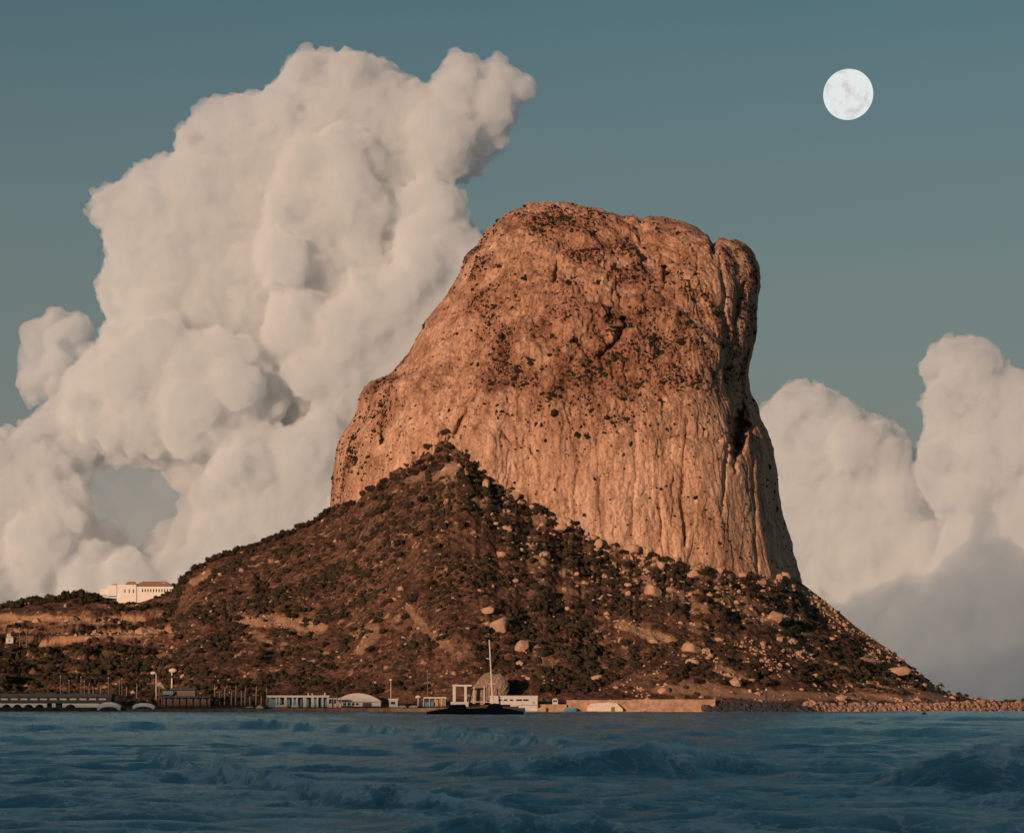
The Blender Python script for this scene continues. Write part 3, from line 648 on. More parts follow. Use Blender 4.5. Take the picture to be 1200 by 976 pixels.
def cloud(name, polys, Yc, n, rmin, rmax, voxel, mat, seed, label, bulge=.22, bill=(6.5, 4.2, 2.7), holes=()):
    r = np.random.default_rng(seed); parts = []; sph = []; core = []
    for poly in polys:
        yo = 0
        if not isinstance(poly[0], tuple): yo, poly = poly[0] * .36, poly[1:]
        pa = np.array(poly, float); lo, hi = pa.min(0), pa.max(0); closed = poly + [poly[0]]
        q = r.uniform(lo, hi, (n * 14, 2)); ok = inside(q[:, 0], q[:, 1], poly)
        for hpoly in holes: ok &= ~inside(q[:, 0], q[:, 1], hpoly)
        q = q[ok]; d = polydist(q[:, 0], q[:, 1], closed)
        for hpoly in holes: d = np.minimum(d, polydist(q[:, 0], q[:, 1], hpoly + [hpoly[0]]))
        keep = d > rmin; q, d = q[keep], d[keep]
        w = np.exp(-d / 11) + .0006; pick = r.choice(len(q), min(n, len(q)), replace=False, p=w / w.sum())
        for k in pick:
            rad = min(d[k] * r.uniform(.85, 1.03), rmax * r.uniform(.6, 1))
            sph.append((q[k, 0], q[k, 1], rad, d[k], yo))
        gx, gy = np.meshgrid(np.arange(lo[0], hi[0], rmax * .45), np.arange(lo[1], hi[1], rmax * .45)); gx, gy = gx.ravel(), gy.ravel()
        ok = inside(gx, gy, poly); dd = polydist(gx, gy, closed)
        for hpoly in holes: ok &= ~inside(gx, gy, hpoly); dd = np.minimum(dd, polydist(gx, gy, hpoly + [hpoly[0]]))
        for x, y_, d_ in zip(gx[ok], gy[ok], dd[ok]):
            if d_ > rmin: core.append((x, y_, min(d_ * .95, rmax), yo))
    m = Yc / F
    for x, y_, rad, yo in core:
        parts.append((at(x, y_, Yc + m * (6 + yo)), rad * m, ICO3))
    for x, y_, rad, d, yo in sph:
        Y = Yc + m * (yo + r.uniform(-.25, .25) * rad - bulge * (math.sqrt(d * 120) - rad) + r.normal(0, 12))
        c = at(x, y_, Y)
        parts.append((c, rad * Y / F, ICO2 if rad < 25 else ICO3))
    V = []; Fa = []; nv = 0
    for c, q, (v, f) in parts: V.append(v * q + np.array(c)); Fa.append(f + nv); nv += len(v)
    me = np_mesh(name + '_src', np.vstack(V), np.vstack(Fa), False)
    def remesh(me):
        o = bpy.data.objects.new('src', me); COL.objects.link(o)
        md = o.modifiers.new('r', 'REMESH'); md.mode = 'VOXEL'; md.voxel_size = voxel * m
        dg = bpy.context.evaluated_depsgraph_get(); dg.update()
        out = bpy.data.meshes.new_from_object(o.evaluated_get(dg)); bpy.data.objects.remove(o); bpy.data.meshes.remove(me); return out
    def smooth_mesh(me, n):
        o = bpy.data.objects.new('src', me); COL.objects.link(o); md = o.modifiers.new('s', 'SMOOTH'); md.factor = .5; md.iterations = n
        dg = bpy.context.evaluated_depsgraph_get(); dg.update()
        out = bpy.data.meshes.new_from_object(o.evaluated_get(dg)); bpy.data.objects.remove(o); bpy.data.meshes.remove(me); return out
    out = smooth_mesh(remesh(me), 8)
    nv = len(out.vertices); co = np.empty(nv * 3, np.float32); out.vertices.foreach_get('co', co); co = co.reshape(-1, 3).astype(float)
    no = np.empty(nv * 3, np.float32); out.vertices.foreach_get('normal', no); no = no.reshape(-1, 3)
    p = co / m
    h = 0
    for amp, sc, sd_ in ((bill[0], 52, 1), (bill[0] * .62, 25, 2), (bill[1], 12, 3), (bill[2], 5.5, 4)):   # billows: round tops, sharp valleys
        h = h + amp * (2.4 * np.abs(perlin(p[:, 0] / sc, p[:, 1] / sc, p[:, 2] / sc, sd_ + seed)) - .55)
    h = np.clip(h, -9, 7.5); co = co + no * h[:, None] * m
    out.vertices.foreach_set('co', co.astype(np.float32).ravel()); out.update(); out = remesh(out)
    for p_ in out.polygons: p_.use_smooth = True
    out.name = name; out.materials.clear(); out.materials.append(mat)
    return tag(new_obj(name, out), label, 'cloud')
M_CLOUD = cloud_material('cloud_vapour', (.915, .936, .950), .019); M_CLOUD_SHADE = cloud_material('shaded_vapour', (.50, .61, .70), .0048)  # the low bank's shade is put into its absorbing grey colour
BIGC = [(-160,760),(-160,520),(-60,500),(0,500),(25,492),(60,470),(70,440),(110,395),(120,375),(113,350),(107,332),(121,302),(117,270),(96,262),(93,238),(105,222),(135,208),(172,183),(201,180),(203,150),(226,127),(252,111),(285,104),(312,104),(336,64),(360,56),(400,56),(432,60),(456,72),(482,85),(502,96),(519,80),(524,62),(536,56),(560,70),(580,61),(596,65),(611,86),(625,99),(622,118),(602,150),(592,172),(562,206),(540,217),(545,250),(566,264),(580,285),(620,360),(560,500),(440,640),(400,760)]
HOLE = [(112,560),(140,548),(190,556),(212,580),(206,606),(180,618),(165,645),(150,640),(158,615),(125,608),(106,590)]
LOBES = [[-60,(296,335),(300,290),(306,225),(322,180),(350,148),(372,156),(388,142),(412,140),(440,160),(458,205),(470,260),(440,320),(380,350),(330,360)],
         [-75,(455,300),(462,235),(490,190),(520,205),(545,225),(560,300),(520,340),(480,340)],
         [-95,(296,420),(312,345),(345,325),(380,340),(420,305),(455,300),(478,262),(520,250),(556,262),(590,300),(600,420),(480,520),(380,500)],
         [-120,(60,490),(80,450),(130,405),(165,372),(200,362),(232,388),(262,380),(305,398),(332,440),(330,500),(280,540),(235,545),(120,530)],
         [-150,(216,700),(222,580),(262,510),(300,482),(338,500),(370,480),(420,500),(450,560),(420,660),(330,720)],
         [-140,(-150,740),(-150,540),(-60,515),(0,505),(40,500),(85,530),(108,580),(104,640),(60,740)],
         [-175,(40,760),(60,660),(110,622),(140,640),(172,652),(200,632),(235,640),(250,760)]]
cloud('cloud', [BIGC] + LOBES, 8200, 520, 5, 55, 2.0, M_CLOUD, 3, 'towering cream cumulus cloud rising behind the rock from the low slope', holes=[HOLE])
cloud('cloud', [[(18,440),(20,395),(28,380),(48,372),(58,358),(72,355),(80,365),(92,358),(105,372),(112,400),(132,430),(110,470),(60,470),(35,480),(20,470)]], 8500, 70, 3, 18, 2.2, M_CLOUD, 5, 'small ragged cloud puff detached from the towering cumulus', bulge=.3, bill=(5, 3, 1.6))
cloud('cloud', [[(870,700),(868,520),(880,485),(896,470),(906,455),(926,446),(948,444),(976,450),(1000,470),(1012,487),(1042,490),(1062,506),(1076,540),(1100,600),(1140,690),(1160,850),(860,850)]], 8600, 330, 4.5, 42, 2.0, M_CLOUD, 8, 'broad cream cumulus cloud close behind the sheer side of the rock')
cloud('cloud', [[(1068,560),(1070,520),(1082,490),(1074,472),(1085,455),(1079,432),(1086,408),(1101,394),(1130,389),(1152,392),(1176,410),(1190,432),(1212,440),(1260,450),(1330,500),(1380,700),(1400,850),(1010,850),(1075,690),(1100,620)]], 7900, 330, 4.5, 42, 2.0, M_CLOUD, 11, 'tall cream cumulus tower rising higher than the broad cloud beside it')
cloud('cloud', [[(820,840),(840,730),(920,705),(985,700),(1030,676),(1080,672),(1110,652),(1130,628),(1148,600),(1168,598),(1178,622),(1192,636),(1230,650),(1300,640),(1420,700),(1420,840)]], 6800, 170, 6, 60, 4.0, M_CLOUD_SHADE, 14, 'cloud bank coloured grey for shade, low over the sea in front of the bright cumulus', bill=(8, 4, 2))

M_VEIL = cloud_material('thin_vapour', (.95, .95, .955), .0016)
cloud('cloud', [[(85,560),(110,535),(160,530),(225,540),(250,590),(240,660),(160,700),(85,650)]], 7900, 90, 5, 34, 3.0, M_VEIL, 17, 'thin grey-blue veil of cloud seen through the gap low in the towering cumulus')
# ------------------------------------------------------------------ moon
m, t, N, L, P = nodes('moon_surface'); tc = N.new('ShaderNodeTexCoord').outputs['Object']; N.remove(P)
em = N.new('ShaderNodeEmission'); n = noise_node(N, L, .0055, 5, .6, tc)
L.new(ramp(N, L, n.outputs[0], [(.36, (.64, .63, .60)), (.47, (.76, .80, .80))]).outputs[0], em.inputs[0]); em.inputs[1].default_value = 1
L.new(em.outputs[0], N['Material Output'].inputs[0])
v, f = ICO3; bmm = bmesh.new(); bmesh.ops.create_uvsphere(bmm, u_segments=96, v_segments=64, radius=29 / F * 22000)
me = bpy.data.meshes.new('moon'); bmm.to_mesh(me); bmm.free()
for p in me.polygons: p.use_smooth = True
tag(new_obj('moon', me, m, loc=at(994, 111, 22000)), 'bright white full moon high in the clear sky', 'moon')

# ------------------------------------------------------------------ harbour front
QZ = 2.3
def X_(px, Y): return (px - CX) / F * Y
def W_(d, Y=1200): return d / F * Y
def Z_(py, Y): return H + (YH - py) / F * Y
# quay wall, rocky shore, breakwaters
def rubble(name, pts, Yb, hpx, depth, mat, seed, label, cat, rr=(1.0, 2.2)):
    r = np.random.default_rng(seed); P = []; rad = []; step = 1.1
    pa = np.array(pts, float)
    for x in np.arange(pa[0, 0], pa[-1, 0], step):
        tp = np.interp(x, pa[:, 0], pa[:, 1]); Yl = Yb if np.isscalar(Yb) else float(np.interp(x, *zip(*Yb)))
        zt = Z_(tp, Yl)
        for q in range(hpx):
            k = r.uniform(0, 1); P.append((X_(x, Yl) + r.normal(0, .4), Yl + depth * (k - .3), max(-.3, zt * (.15 + .85 * k) - .6 - r.uniform(0, .5)))); rad.append(r.uniform(*rr))
    co, fa = blob_cloud(P, np.array(rad), ICO2, seed, .75, .10)
    me = np_mesh(name, co, fa, False); return tag(new_obj(name, me, mat), label, cat)
qw = MB(); 
for a_, b_, tp in ((-60, 150, 832.5), (150, 320, 830.5), (320, 500, 829.5), (500, 640, 829.0)): qw.box(X_(a_, 1187), X_(b_, 1187) - .02, 1184, 1206, -1.5, Z_(tp, 1187))
tag(qw.build('quay', M_STONE), 'long low stone quay along the water under the harbour buildings', 'quay', kind='structure')
hw = MB(); hw.box(X_(632, 1188), X_(664, 1188), 1186, 1190, -1, Z_(825, 1188)); hw.box(X_(664, 1188) + .01, X_(740, 1188), 1187.5, 1191, -1, Z_(820, 1188)); hw.box(X_(740, 1188) + .01, X_(838, 1188), 1187, 1191, -1, Z_(819.2, 1188))
tag(hw.build('harbour_wall', M_STONE), 'brown stone harbour wall between the white building and the dark breakwater', 'wall')
rubble('breakwater', [(828,821),(850,822),(880,822),(895,822),(920,824),(940,827),(950,831)], [(828,1186),(950,1215)], 7, 7, M_DSTONE, 3, 'long dark rubble breakwater ending at the sunlit shore rocks', 'breakwater')
Y = 800
o = empty('fishing_boat', (X_(556, Y), Y, -.3), label='long low black boat lying on the water below the tall pale mast', cat='boat')
st = [(-16.5, .3, 1.5), (-13.5, 1.7, 2.1), (-9, 2.4, 2.9), (-2, 2.7, 2.8), (5, 2.7, 2.9), (11, 2.2, 2.7), (15, 1.0, 2.0), (17, .1, 1.5)]; V = []
for x, w_, d_ in st: V += [(x, -w_, d_), (x, -w_ * .85, .7), (x, 0, -.6), (x, w_ * .85, .7), (x, w_, d_)]
new_obj('hull', np_mesh('hull', np.array(V), grid_faces(len(st), 5), True), M_BLACK, o)
dk = MB(); V2 = [dk.bm.verts.new((x, sgn * w_ * .98, d_ - .1)) for sgn, seq in ((-1, st), (1, st[::-1])) for x, w_, d_ in seq]; dk.bm.faces.new(V2); dk.build('deck', M_BLACK, o)
cb = MB().prism([(-9, 2.7), (-8.4, 4.0), (-3.2, 4.1), (-2.6, 2.7)], -1.3, 1.3).build('cabin', M_BLACK, o)
for k in range(3): MB().box(-7.8 + k * 1.6, -6.8 + k * 1.6, -1.36, -1.305, 3.1, 3.7).build('window', M_GLASS, cb)
MB().prism([(4, 2.7), (5, 4.0), (7, 4.5), (9, 4.1), (10, 2.6)], -1.2, 1.2).build('tarpaulin', M_BLACK, o)
MB().bar((-12, 0, 2.2), (-12, 0, 4.4), .07).bar((-12, 0, 4.3), (-9.5, 0, 3.0), .04).build('flagstaff', M_BLACK, o)
rubble('shore_rocks', [(942,824),(950,819),(960,823),(1000,824),(1060,823.5),(1100,823),(1150,820),(1162,819),(1175,823),(1185,822),(1215,822)], [(940,1218),(1100,1302),(1220,1388)], 5, 6, M_STONE, 5, 'low sunlit rocky shore along the foot of the headland', 'rocks', (.7, 1.9))
# 1 arcade building
Y = 1196
t = empty('arcade_building', (X_(60, Y), Y, QZ), label='long low harbour building with dark upper storey over pale arches', cat='building')
def bx(parent, name, mat, boxes, Yp):
    m_ = MB(); ox, oy, oz = parent.location
    for (x0, x1, ya, yb, d0, d1) in boxes: m_.box(X_(x0, Yp) - ox, X_(x1, Yp) - ox, Yp + d0 - oy, Yp + d1 - oy, Z_(yb, Yp) - oz, Z_(ya, Yp) - oz)
    return m_.build(name, mat, parent)
bx(t, 'roof', M_DARK, [(-40, 131, 812.5, 817, -.6, 12)], Y)
bx(t, 'upper_storey', M_DARK, [(-38, 130, 817, 824, 1.2, 11.5)], Y)
for k in range(14): bx(t, 'window', M_CANVAS, [(-34 + k * 11.5, -26 + k * 11.5, 818, 820, 1.1, 1.3)], Y)
m_ = MB(); ox, oy, oz = t.location
def arch_panel(m_, x0, x1, zt, zb, y0, y1, ah):
    w = (x1 - x0); r = w * .40; c = (x0 + x1) / 2; pts = [(x0, zb), (c - r, zb)] + [(c - r * math.cos(k * math.pi / 10), zb + ah * math.sin(k * math.pi / 10)) for k in range(1, 10)] + [(c + r, zb), (x1, zb), (x1, zt), (x0, zt)]
    m_.prism(pts, y0, y1)
for k in range(7): m_ = MB(); arch_panel(m_, X_(-38 + 13 * k, Y) - ox, X_(-25 + 13 * k, Y) - ox, Z_(824, Y) - oz, -.3, 0, .8, 1.9); m_.build('arch', M_ARC, t)
for a_, b_ in ((53.05, 55), (61, 65), (73, 75)): MB().box(X_(a_, Y) - ox, X_(b_, Y) - ox, 0, .8, -.3, Z_(824, Y) - oz).build('pier', M_ARC, t)
m_ = MB()
arch_panel(m_, X_(75.05, Y) - ox, X_(90, Y) - ox, Z_(824, Y) - oz, -.3, 0, .8, 1.9); m_.build('arch', M_ARC, t); m_ = MB(); m_.box(X_(90.05, Y) - ox, X_(116, Y) - ox, 0, .8, -.3, Z_(824, Y) - oz)
m_.build('arcade_wall', M_ARC, t)
bx(t, 'back_wall', M_DARK, [(-38, 130, 824.05, 833, 6, 11)], Y)
# 2 arched white shelters
def shelter(x0, x1, yt, yb, Y, label):
    o = empty('boat_shelter', (X_((x0 + x1) / 2, Y), Y, Z_(yb, Y)), label=label, cat='shelter')
    w = W_(x1 - x0, Y) / 2; hh = W_(yb - yt, Y); m_ = MB()
    m_.prism([(-w, 0), (-w, hh * .35)] + [(-w * math.cos(k * math.pi / 12), hh * .35 + hh * .65 * math.sin(k * math.pi / 12)) for k in range(1, 12)] + [(w, hh * .35), (w, 0)], 0, 6)
    m_.build('canopy', M_ARC, o); e = MB()
    e.prism([(-w * .8, .02)] + [(-w * .8 * math.cos(k * math.pi / 8), .02 + hh * .45 * math.sin(k * math.pi / 8)) for k in range(9)] + [(w * .8, .02)], -.08, .0)
    e.build('shade_panel', M_DARK, o); return o  # dark panel paints the shaded inside; the canopy is solid
shelter(114, 141, 822.5, 832, 1190, 'pale arched canvas shelter at the end of the arcade building')
shelter(155, 181, 823.5, 831, 1190, 'pale arched canvas shelter standing alone on the quay near the lamp posts')
# 3 lamp posts
def lamp(px, yt, yb, Y, label, big=1.0, arm=0):
    o = empty('lamp_post', (X_(px, Y), Y, Z_(yb, Y)), label=label, cat='lamp post'); hh = W_(yb - yt, Y)
    MB().bar((0, 0, 0), (0, 0, hh), .40 * big, .26 * big).build('post', M_CANVAS, o)
    MB().bar((0, 0, 0), (0, 0, .8), .8 * big, .55 * big).build('base', M_STONE, o)
    m_ = MB().ball((arm, 0, hh + .3), 1.0 * big, 2, (1.7, 1, .95)); m_.build('lamp_head', M_CANVAS, o, True); return o
lamp(183, 789, 820, 1200, 'pale lamp post with its head set to one side near the blue awning', .9, -1.5)
lamp(201.5, 786, 808, 1212, 'pale lamp post with a big drooping head rising above the blue awning', 1.3, .5)
lamp(458, 797, 822, 1196, 'slim pole with a small head beside the white kiosk and domed pavilion', .55, 0)
lamp(490, 817, 828, 1194, 'short post with a bright white lamp beside the kiosk', .9, 0)
def pole(px, yt, yb, Y, r, label, mat=None, group=None):
    o = empty('flagpole', (X_(px, Y), Y, Z_(yb, Y)), label=label, cat='pole', group=group); hh = W_(yb - yt, Y)
    MB().bar((0, 0, 0), (0, 0, hh), r, r * .7).build('shaft', mat or M_CANVAS, o); MB().ball((0, 0, hh), r * 1.4, 1).build('finial', M_METAL, o)
pole(501, 786, 822, 1204, .22, 'tall thin brown pole behind the flat canopy near the white gateway', M_WOOD)
pole(555.5, 803, 824, 1196, .35, 'short pale pole beside the white gateway')
pole(567.5, 804, 824, 1194, .35, 'short pale pole between the gateway and the tall mast')
pole(898, 808, 823, 1186, .55, 'dark post marking the middle of the long dark breakwater', M_DSTONE)
for k, x in enumerate((71, 81, 95, 99, 127, 140, 143)): pole(x, 792 + (k * 5) % 9, 822, 1212, .25, 'thin brown pole behind the long arcade building', M_WOOD, 'thin poles behind the arcade building')
for k, x in enumerate((23, 31)): pole(x, 736 + 2 * k, 760, float(ground(x, 760)[0].y), .3, 'thin brown pole among trees below the pale terraces', M_WOOD, 'poles below the terraces')
# leaning pale sail canopy
o = empty('sunshade', (X_(188, 1198), 1198, QZ), label='tilted pale sunshade canopy on a mast beside the dark pavilion', cat='sunshade')
bm = bmesh.new(); c = [bm.verts.new((W_(x) , y_, Z_(z, 1198) - QZ)) for x, y_, z in ((-6.5, 0, 802), (0, -1, 798.5), (6, 0, 807), (-1, 1.5, 806.5))]
bm.faces.new(c); me = bpy.data.meshes.new('canopy'); bmesh.ops.solidify(bm, geom=bm.faces[:], thickness=.25); bm.to_mesh(me); bm.free(); new_obj('canopy', me, M_CANVAS, o)
MB().bar((-W_(2), 0, 0), (-W_(1), 0, Z_(802, 1198) - QZ), .25).build('mast', M_WOOD, o)
# 4 dark pavilion
Y = 1194
o = empty('pavilion', (X_(218, Y), Y, QZ), label='dark timber pavilion with posts and a small blue awning', cat='pavilion')
bx(o, 'roof', M_DARK, [(200, 230, 806, 808, 0, 9), (188, 247, 815.5, 817.5, -.6, 9)], Y)
bx(o, 'wall', M_WOOD, [(204, 228, 808, 815.4, 2, 8), (190, 245, 817.6, 831, 3, 8)], Y)
for k in range(8): bx(o, 'post', M_WOOD, [(189 + k * 8, 190.2 + k * 8, 817.55, 831, -.2, .3)], Y)
bx(o, 'awning', M_BLUE, [(191, 203, 809.5, 813.5, -.8, 1.5)], Y)
bx(o, 'railing', M_DARK, [(188, 247, 826, 827, -.5, -.3)], Y)
# 5 palms and bare trunks by the water
def palm(px, yb, yt, Y, rpx, label, group, mat=None):
    o = empty('palm_tree', (X_(px, Y), Y, Z_(yb, Y)), label=label, cat='palm tree', group=group); hh = W_(yb - yt, Y); m_ = MB(); lx = random.uniform(-.6, .6)
    m_.bar((0, 0, 0), (lx * .4, 0, hh * .5), .42, .32); m_.bar((lx * .4, 0, hh * .5 - .05), (lx, 0, hh), .32, .26); m_.build('trunk', M_TRUNK, o)
    r = W_(rpx, Y); V = []; Fc = []
    for k in range(26):
        a_ = random.uniform(0, 6.28); el = random.uniform(-.3, 1.1); L_ = r * random.uniform(.8, 1.15); prev = None
        for q in range(6):
            u_ = q / 5; d_ = L_ * u_; z = hh + d_ * math.sin(el) - .75 * d_ * d_ / r; wd = .28 * r * math.sin(math.pi * (.12 + .85 * u_)) * .55
            cx_, cy_ = lx + d_ * math.cos(a_) * math.cos(el), d_ * math.sin(a_) * math.cos(el); nx, ny = -math.sin(a_), math.cos(a_)
            V += [(cx_ + nx * wd, cy_ + ny * wd, z - wd * .4), (cx_ - nx * wd, cy_ - ny * wd, z - wd * .4)]
            if prev is not None: Fc.append((prev, prev + 1, len(V) - 1, len(V) - 2))
            prev = len(V) - 2
    me = np_mesh('crown', np.array(V), np.array(Fc), False); new_obj('crown', me, mat or M_PALM, o); return o
palm(1104, 809, 801, 1250, 5, 'dark palm on the headland slope, uphill of the shore palms', None)
palm(1122.5, 816, 811.5, 1262, 5.5, 'taller palm where the headland meets the sky', None)
palm(1133, 817, 813.5, 1262, 5, 'palm next in line seaward of the taller headland palm', None)
palm(1113, 814, 809.5, 1258, 3.5, 'small palm wedged between the slope and the taller headland palm', None)
palm(1146, 819, 817.5, 1262, 3.5, 'lowest stubby palm at the seaward end of the palm row', None)
for k, x in enumerate((252, 257, 263, 271, 276, 283, 287, 293, 300, 306, 313)):
    palm(x, 826, 798 + (k * 7) % 13, 1204, random.uniform(4.5, 7), 'slim palm with a pale trunk in the quayside grove', 'palms in the quayside grove', M_LEAF)
for k, x in enumerate((104, 110, 118, 148, 160)):
    palm(x, 824, 796 + (k * 5) % 9, 1214, random.uniform(4.5, 7), 'slim palm behind the arched shelters', 'palms behind the arched shelters', M_LEAF)
# 6 white colonnaded row
Y = 1196
o = empty('cafe_building', (X_(350, Y), Y, QZ), label='long white single-storey building with pillars and open bays', cat='building')
bx(o, 'roof', M_WHITE, [(313, 386, 814.5, 817, -.6, 9)], Y)
bx(o, 'back_wall', M_BLUE, [(314, 385, 817.05, 829, 5, 8.5)], Y)
for x0, x1 in ((323, 324.5), (326.5, 328), (333, 336), (342, 344), (347, 349), (355, 359), (364.5, 368), (371, 373), (377, 379), (383, 385)): bx(o, 'pillar', M_WHITE, [(x0, x1, 817.05, 829, 0, .8)], Y)
bx(o, 'parapet', M_WHITE2, [(322.5, 336.5, 825.5, 828.5, -.25, -.05), (341, 350, 826, 828.5, -.25, -.05)], Y)
bx(o, 'chimney', M_CANVAS, [(360, 361.2, 811.5, 814.45, 2, 3), (379.5, 381, 811.5, 814.45, 2, 3), (364.5, 365.5, 812, 814.45, 4, 5)], Y)
bx(o, 'counter', M_BLUE, [(314, 322, 822, 828.5, .4, 1.2)], Y)
# market stalls in front between the row and the dome
for k, x in enumerate((387, 392.5, 398)):
    s_ = empty('stall', (X_(x, 1192), 1192, QZ), label=('small pale stall beside the end of the pillared white building', 'middle pale stall between the pillared building and the domed pavilion', 'small pale stall tucked against the domed pavilion')[k], cat='stall')
    bx(s_, 'roof', M_WHITE2, [(x - 2.4, x + 2.4, 817.5, 819, 0, 2.5)], 1192); bx(s_, 'counter', M_CANVAS, [(x - 2, x + 2, 824, 829, .3, 2.2)], 1192)
    for q in (-2, 1.5): bx(s_, 'leg', M_METAL, [(x + q, x + q + .5, 819.05, 829, .1, .4)], 1192)
# 7 domed pavilion
Y = 1200
o = empty('domed_pavilion', (X_(420, Y), Y, QZ), label='white pavilion with a shallow domed roof', cat='pavilion')
m_ = MB(); w = W_(27, Y); z0 = Z_(822, Y) - QZ; z1 = Z_(812, Y) - QZ
m_.prism([(-w, z0)] + [(-w + 2 * w * k / 16, z0 + (z1 - z0) * math.sin(math.pi * (k / 16) ** .95) ** .75) for k in range(1, 16)] + [(w, z0)], 0, 14); m_.build('dome_roof', M_WHITE, o)
bx(o, 'wall', M_WHITE2, [(394, 446, 822.05, 829, 1.5, 13)], Y)
bx(o, 'door', M_DARK, [(425, 435, 823, 829, 1.3, 1.48)], Y)
for k in range(5): bx(o, 'window', M_GLASS, [(397 + k * 5, 400 + k * 5, 823.5, 826, 1.3, 1.48)], Y)
# kiosk and parked cars
o = empty('kiosk', (X_(460, 1194), 1194, QZ), label='small white kiosk with a flat roof beside the domed pavilion', cat='kiosk')
bx(o, 'wall', M_WHITE, [(456, 466, 820, 829, 0, 4)], 1194); bx(o, 'roof', M_CANVAS, [(455, 467, 818.4, 819.95, -.4, 4.4)], 1194); bx(o, 'hatch', M_GLASS, [(458, 463, 822, 825, -.1, -.01)], 1194)
def car(px, yb, Y, mat, label):
    o = empty('parked_car', (X_(px, Y), Y, Z_(yb, Y)), label=label, cat='car')
    m_ = MB(); m_.prism([(-2.1, .35), (-2.1, .85), (-1.3, .95), (-.8, 1.5), (.9, 1.5), (1.5, .98), (2.1, .85), (2.1, .35)], -.85, .85); m_.build('body', mat, o)
    w_ = MB(); w_.prism([(-1.1, .98), (-.72, 1.42), (.82, 1.42), (1.25, .98)], -.88, -.852); w_.build('window', M_GLASS, o)
    for x in (-1.3, 1.3): MB().bar((x, -.9, .35), (x, -.6, .35), .35, seg=12).build('wheel', M_DARK, o)
    return o
car(471, 829.4, 1189, M_WHITE2, 'pale car parked on the quay beside the white kiosk')
car(484, 829.4, 1189, M_WHITE2, 'pale car parked on the quay below the bright lamp')
car(292, 830.2, 1189, M_WHITE2, 'small pale car parked on the quay under the palm grove')
o = empty('tarpaulin_stack', (X_(304, 1189), 1189, QZ), label='low brown tarpaulin mound on the quay near the palm grove', cat='tarpaulin')
MB().prism([(-2.2, -.5), (-1.2, .8), (.2, 1.3), (1.3, .7), (2.3, -.5)], 0, 3).build('cover', M_CANVAS, o)
# 9 flat canopy, gateway, netting tent
o = empty('canopy_shelter', (X_(510, 1196), 1196, QZ), label='long flat canopy on posts between the kiosk and the white gateway', cat='shelter')
bx(o, 'roof', M_CANVAS, [(494, 523, 816.5, 818, 0, 5)], 1196)
for x in (496, 503, 510, 517, 521): bx(o, 'post', M_METAL, [(x, x + .8, 818.05, 829, .3, .6)], 1196)
bx(o, 'counter', M_BLUE, [(495, 508, 822.5, 829, 1, 2)], 1196); bx(o, 'back_wall', M_STONE, [(508.05, 522, 819, 829, 3, 3.4)], 1196)
o = empty('gateway', (X_(541, 1194), 1194, QZ), label='tall white gateway frame with a raised crossbeam in front of the netted mound', cat='gateway')
for x0, x1 in ((530.5, 534), (544, 547)): bx(o, 'pillar', M_WHITE, [(x0, x1, 804, 827, 0, 1.5)], 1194)
bx(o, 'beam', M_WHITE, [(530, 553, 802, 803.95, -.1, 1.6)], 1194); bx(o, 'low_wall', M_WHITE2, [(528, 549, 822, 828, -.4, -.05)], 1194)
rr = np.random.default_rng(3)
def mound():
    n, mth = 24, 40; V = []
    outl = [(549,822),(553,806),(560,797),(568,789),(573,787),(580,790),(586,788),(592,793),(597,801),(596,812),(596,822)]
    pa = np.array(outl, float); d = np.r_[0, np.cumsum(np.hypot(*np.diff(pa, axis=0).T))]; t_ = np.linspace(0, d[-1], mth)
    ox_ = np.interp(t_, d, pa[:, 0]); oy_ = np.interp(t_, d, pa[:, 1]); Yb = 1208
    for k in range(n):
        a_ = k / (n - 1) * math.pi; c_ = math.sin(a_) ** .6; yy = -math.cos(a_) * 5 + 2
        for x, y__ in zip(ox_, oy_):
            V.append(((x - 573) / F * Yb * (.25 + .75 * c_) + rr.normal(0, .15), yy + rr.normal(0, .2), (Z_(y__, Yb) - QZ) * (.2 + .8 * c_) + rr.normal(0, .2)))
    return np_mesh('mound', np.array(V), grid_faces(n, mth), False)
o = new_obj('netted_mound', mound(), M_BROWN, loc=(X_(573, 1208), 1208, QZ)); tag(o, 'large peaked brown mound draped in netting behind the tall boat mast', 'mound')
# 10 sailing boat behind the short breakwater
Y = 1178
o = empty('sailing_boat', (X_(572, Y), Y, 0), label='sailing boat with a very tall leaning pale mast moored behind the low black boat', cat='sailing boat')
st = [(-15, .9, 1.6), (-10, 1.9, 2.0), (-2, 2.3, 2.1), (6, 2.0, 2.3), (12, 1.1, 2.7), (15.5, .05, 3.1)]; V = []; 
for x, w_, dk in st: V += [(x, -w_, dk), (x, -w_ * .8, .5), (x, 0, -.5), (x, w_ * .8, .5), (x, w_, dk)]
fa = grid_faces(len(st), 5); me = np_mesh('hull', np.array(V), fa, True); new_obj('hull', me, M_DSTONE, o)
dk = MB(); V2 = [dk.bm.verts.new((x, sgn * w_ * .98, d_ - .08)) for sgn, seq in ((-1, st), (1, st[::-1])) for x, w_, d_ in seq]; dk.bm.faces.new(V2); dk.build('deck', M_WOOD, o)
MB().prism([(-5, 1.9), (-4.4, 3.2), (3, 3.2), (4.2, 2.2)], -1.1, 1.1).build('cabin', M_DSTONE, o)
mt = MB().bar((2.4, 0, 2), (.6, 0, Z_(749.5, Y)), .42, .30, 10).build('mast', M_CANVAS, o)
zz = Z_(801, Y); MB().bar((-.2, 0, zz), (3.6, 0, zz), .18).build('spreader', M_CANVAS, mt); MB().bar((1.0, -.2, Z_(772, Y)), (-1.0, -.2, Z_(771, Y)), .25).build('radar', M_WHITE, mt)
MB().bar((2.2, 0, 5), (-9, 0, 5.3), .22).build('boom', M_CANVAS, mt)
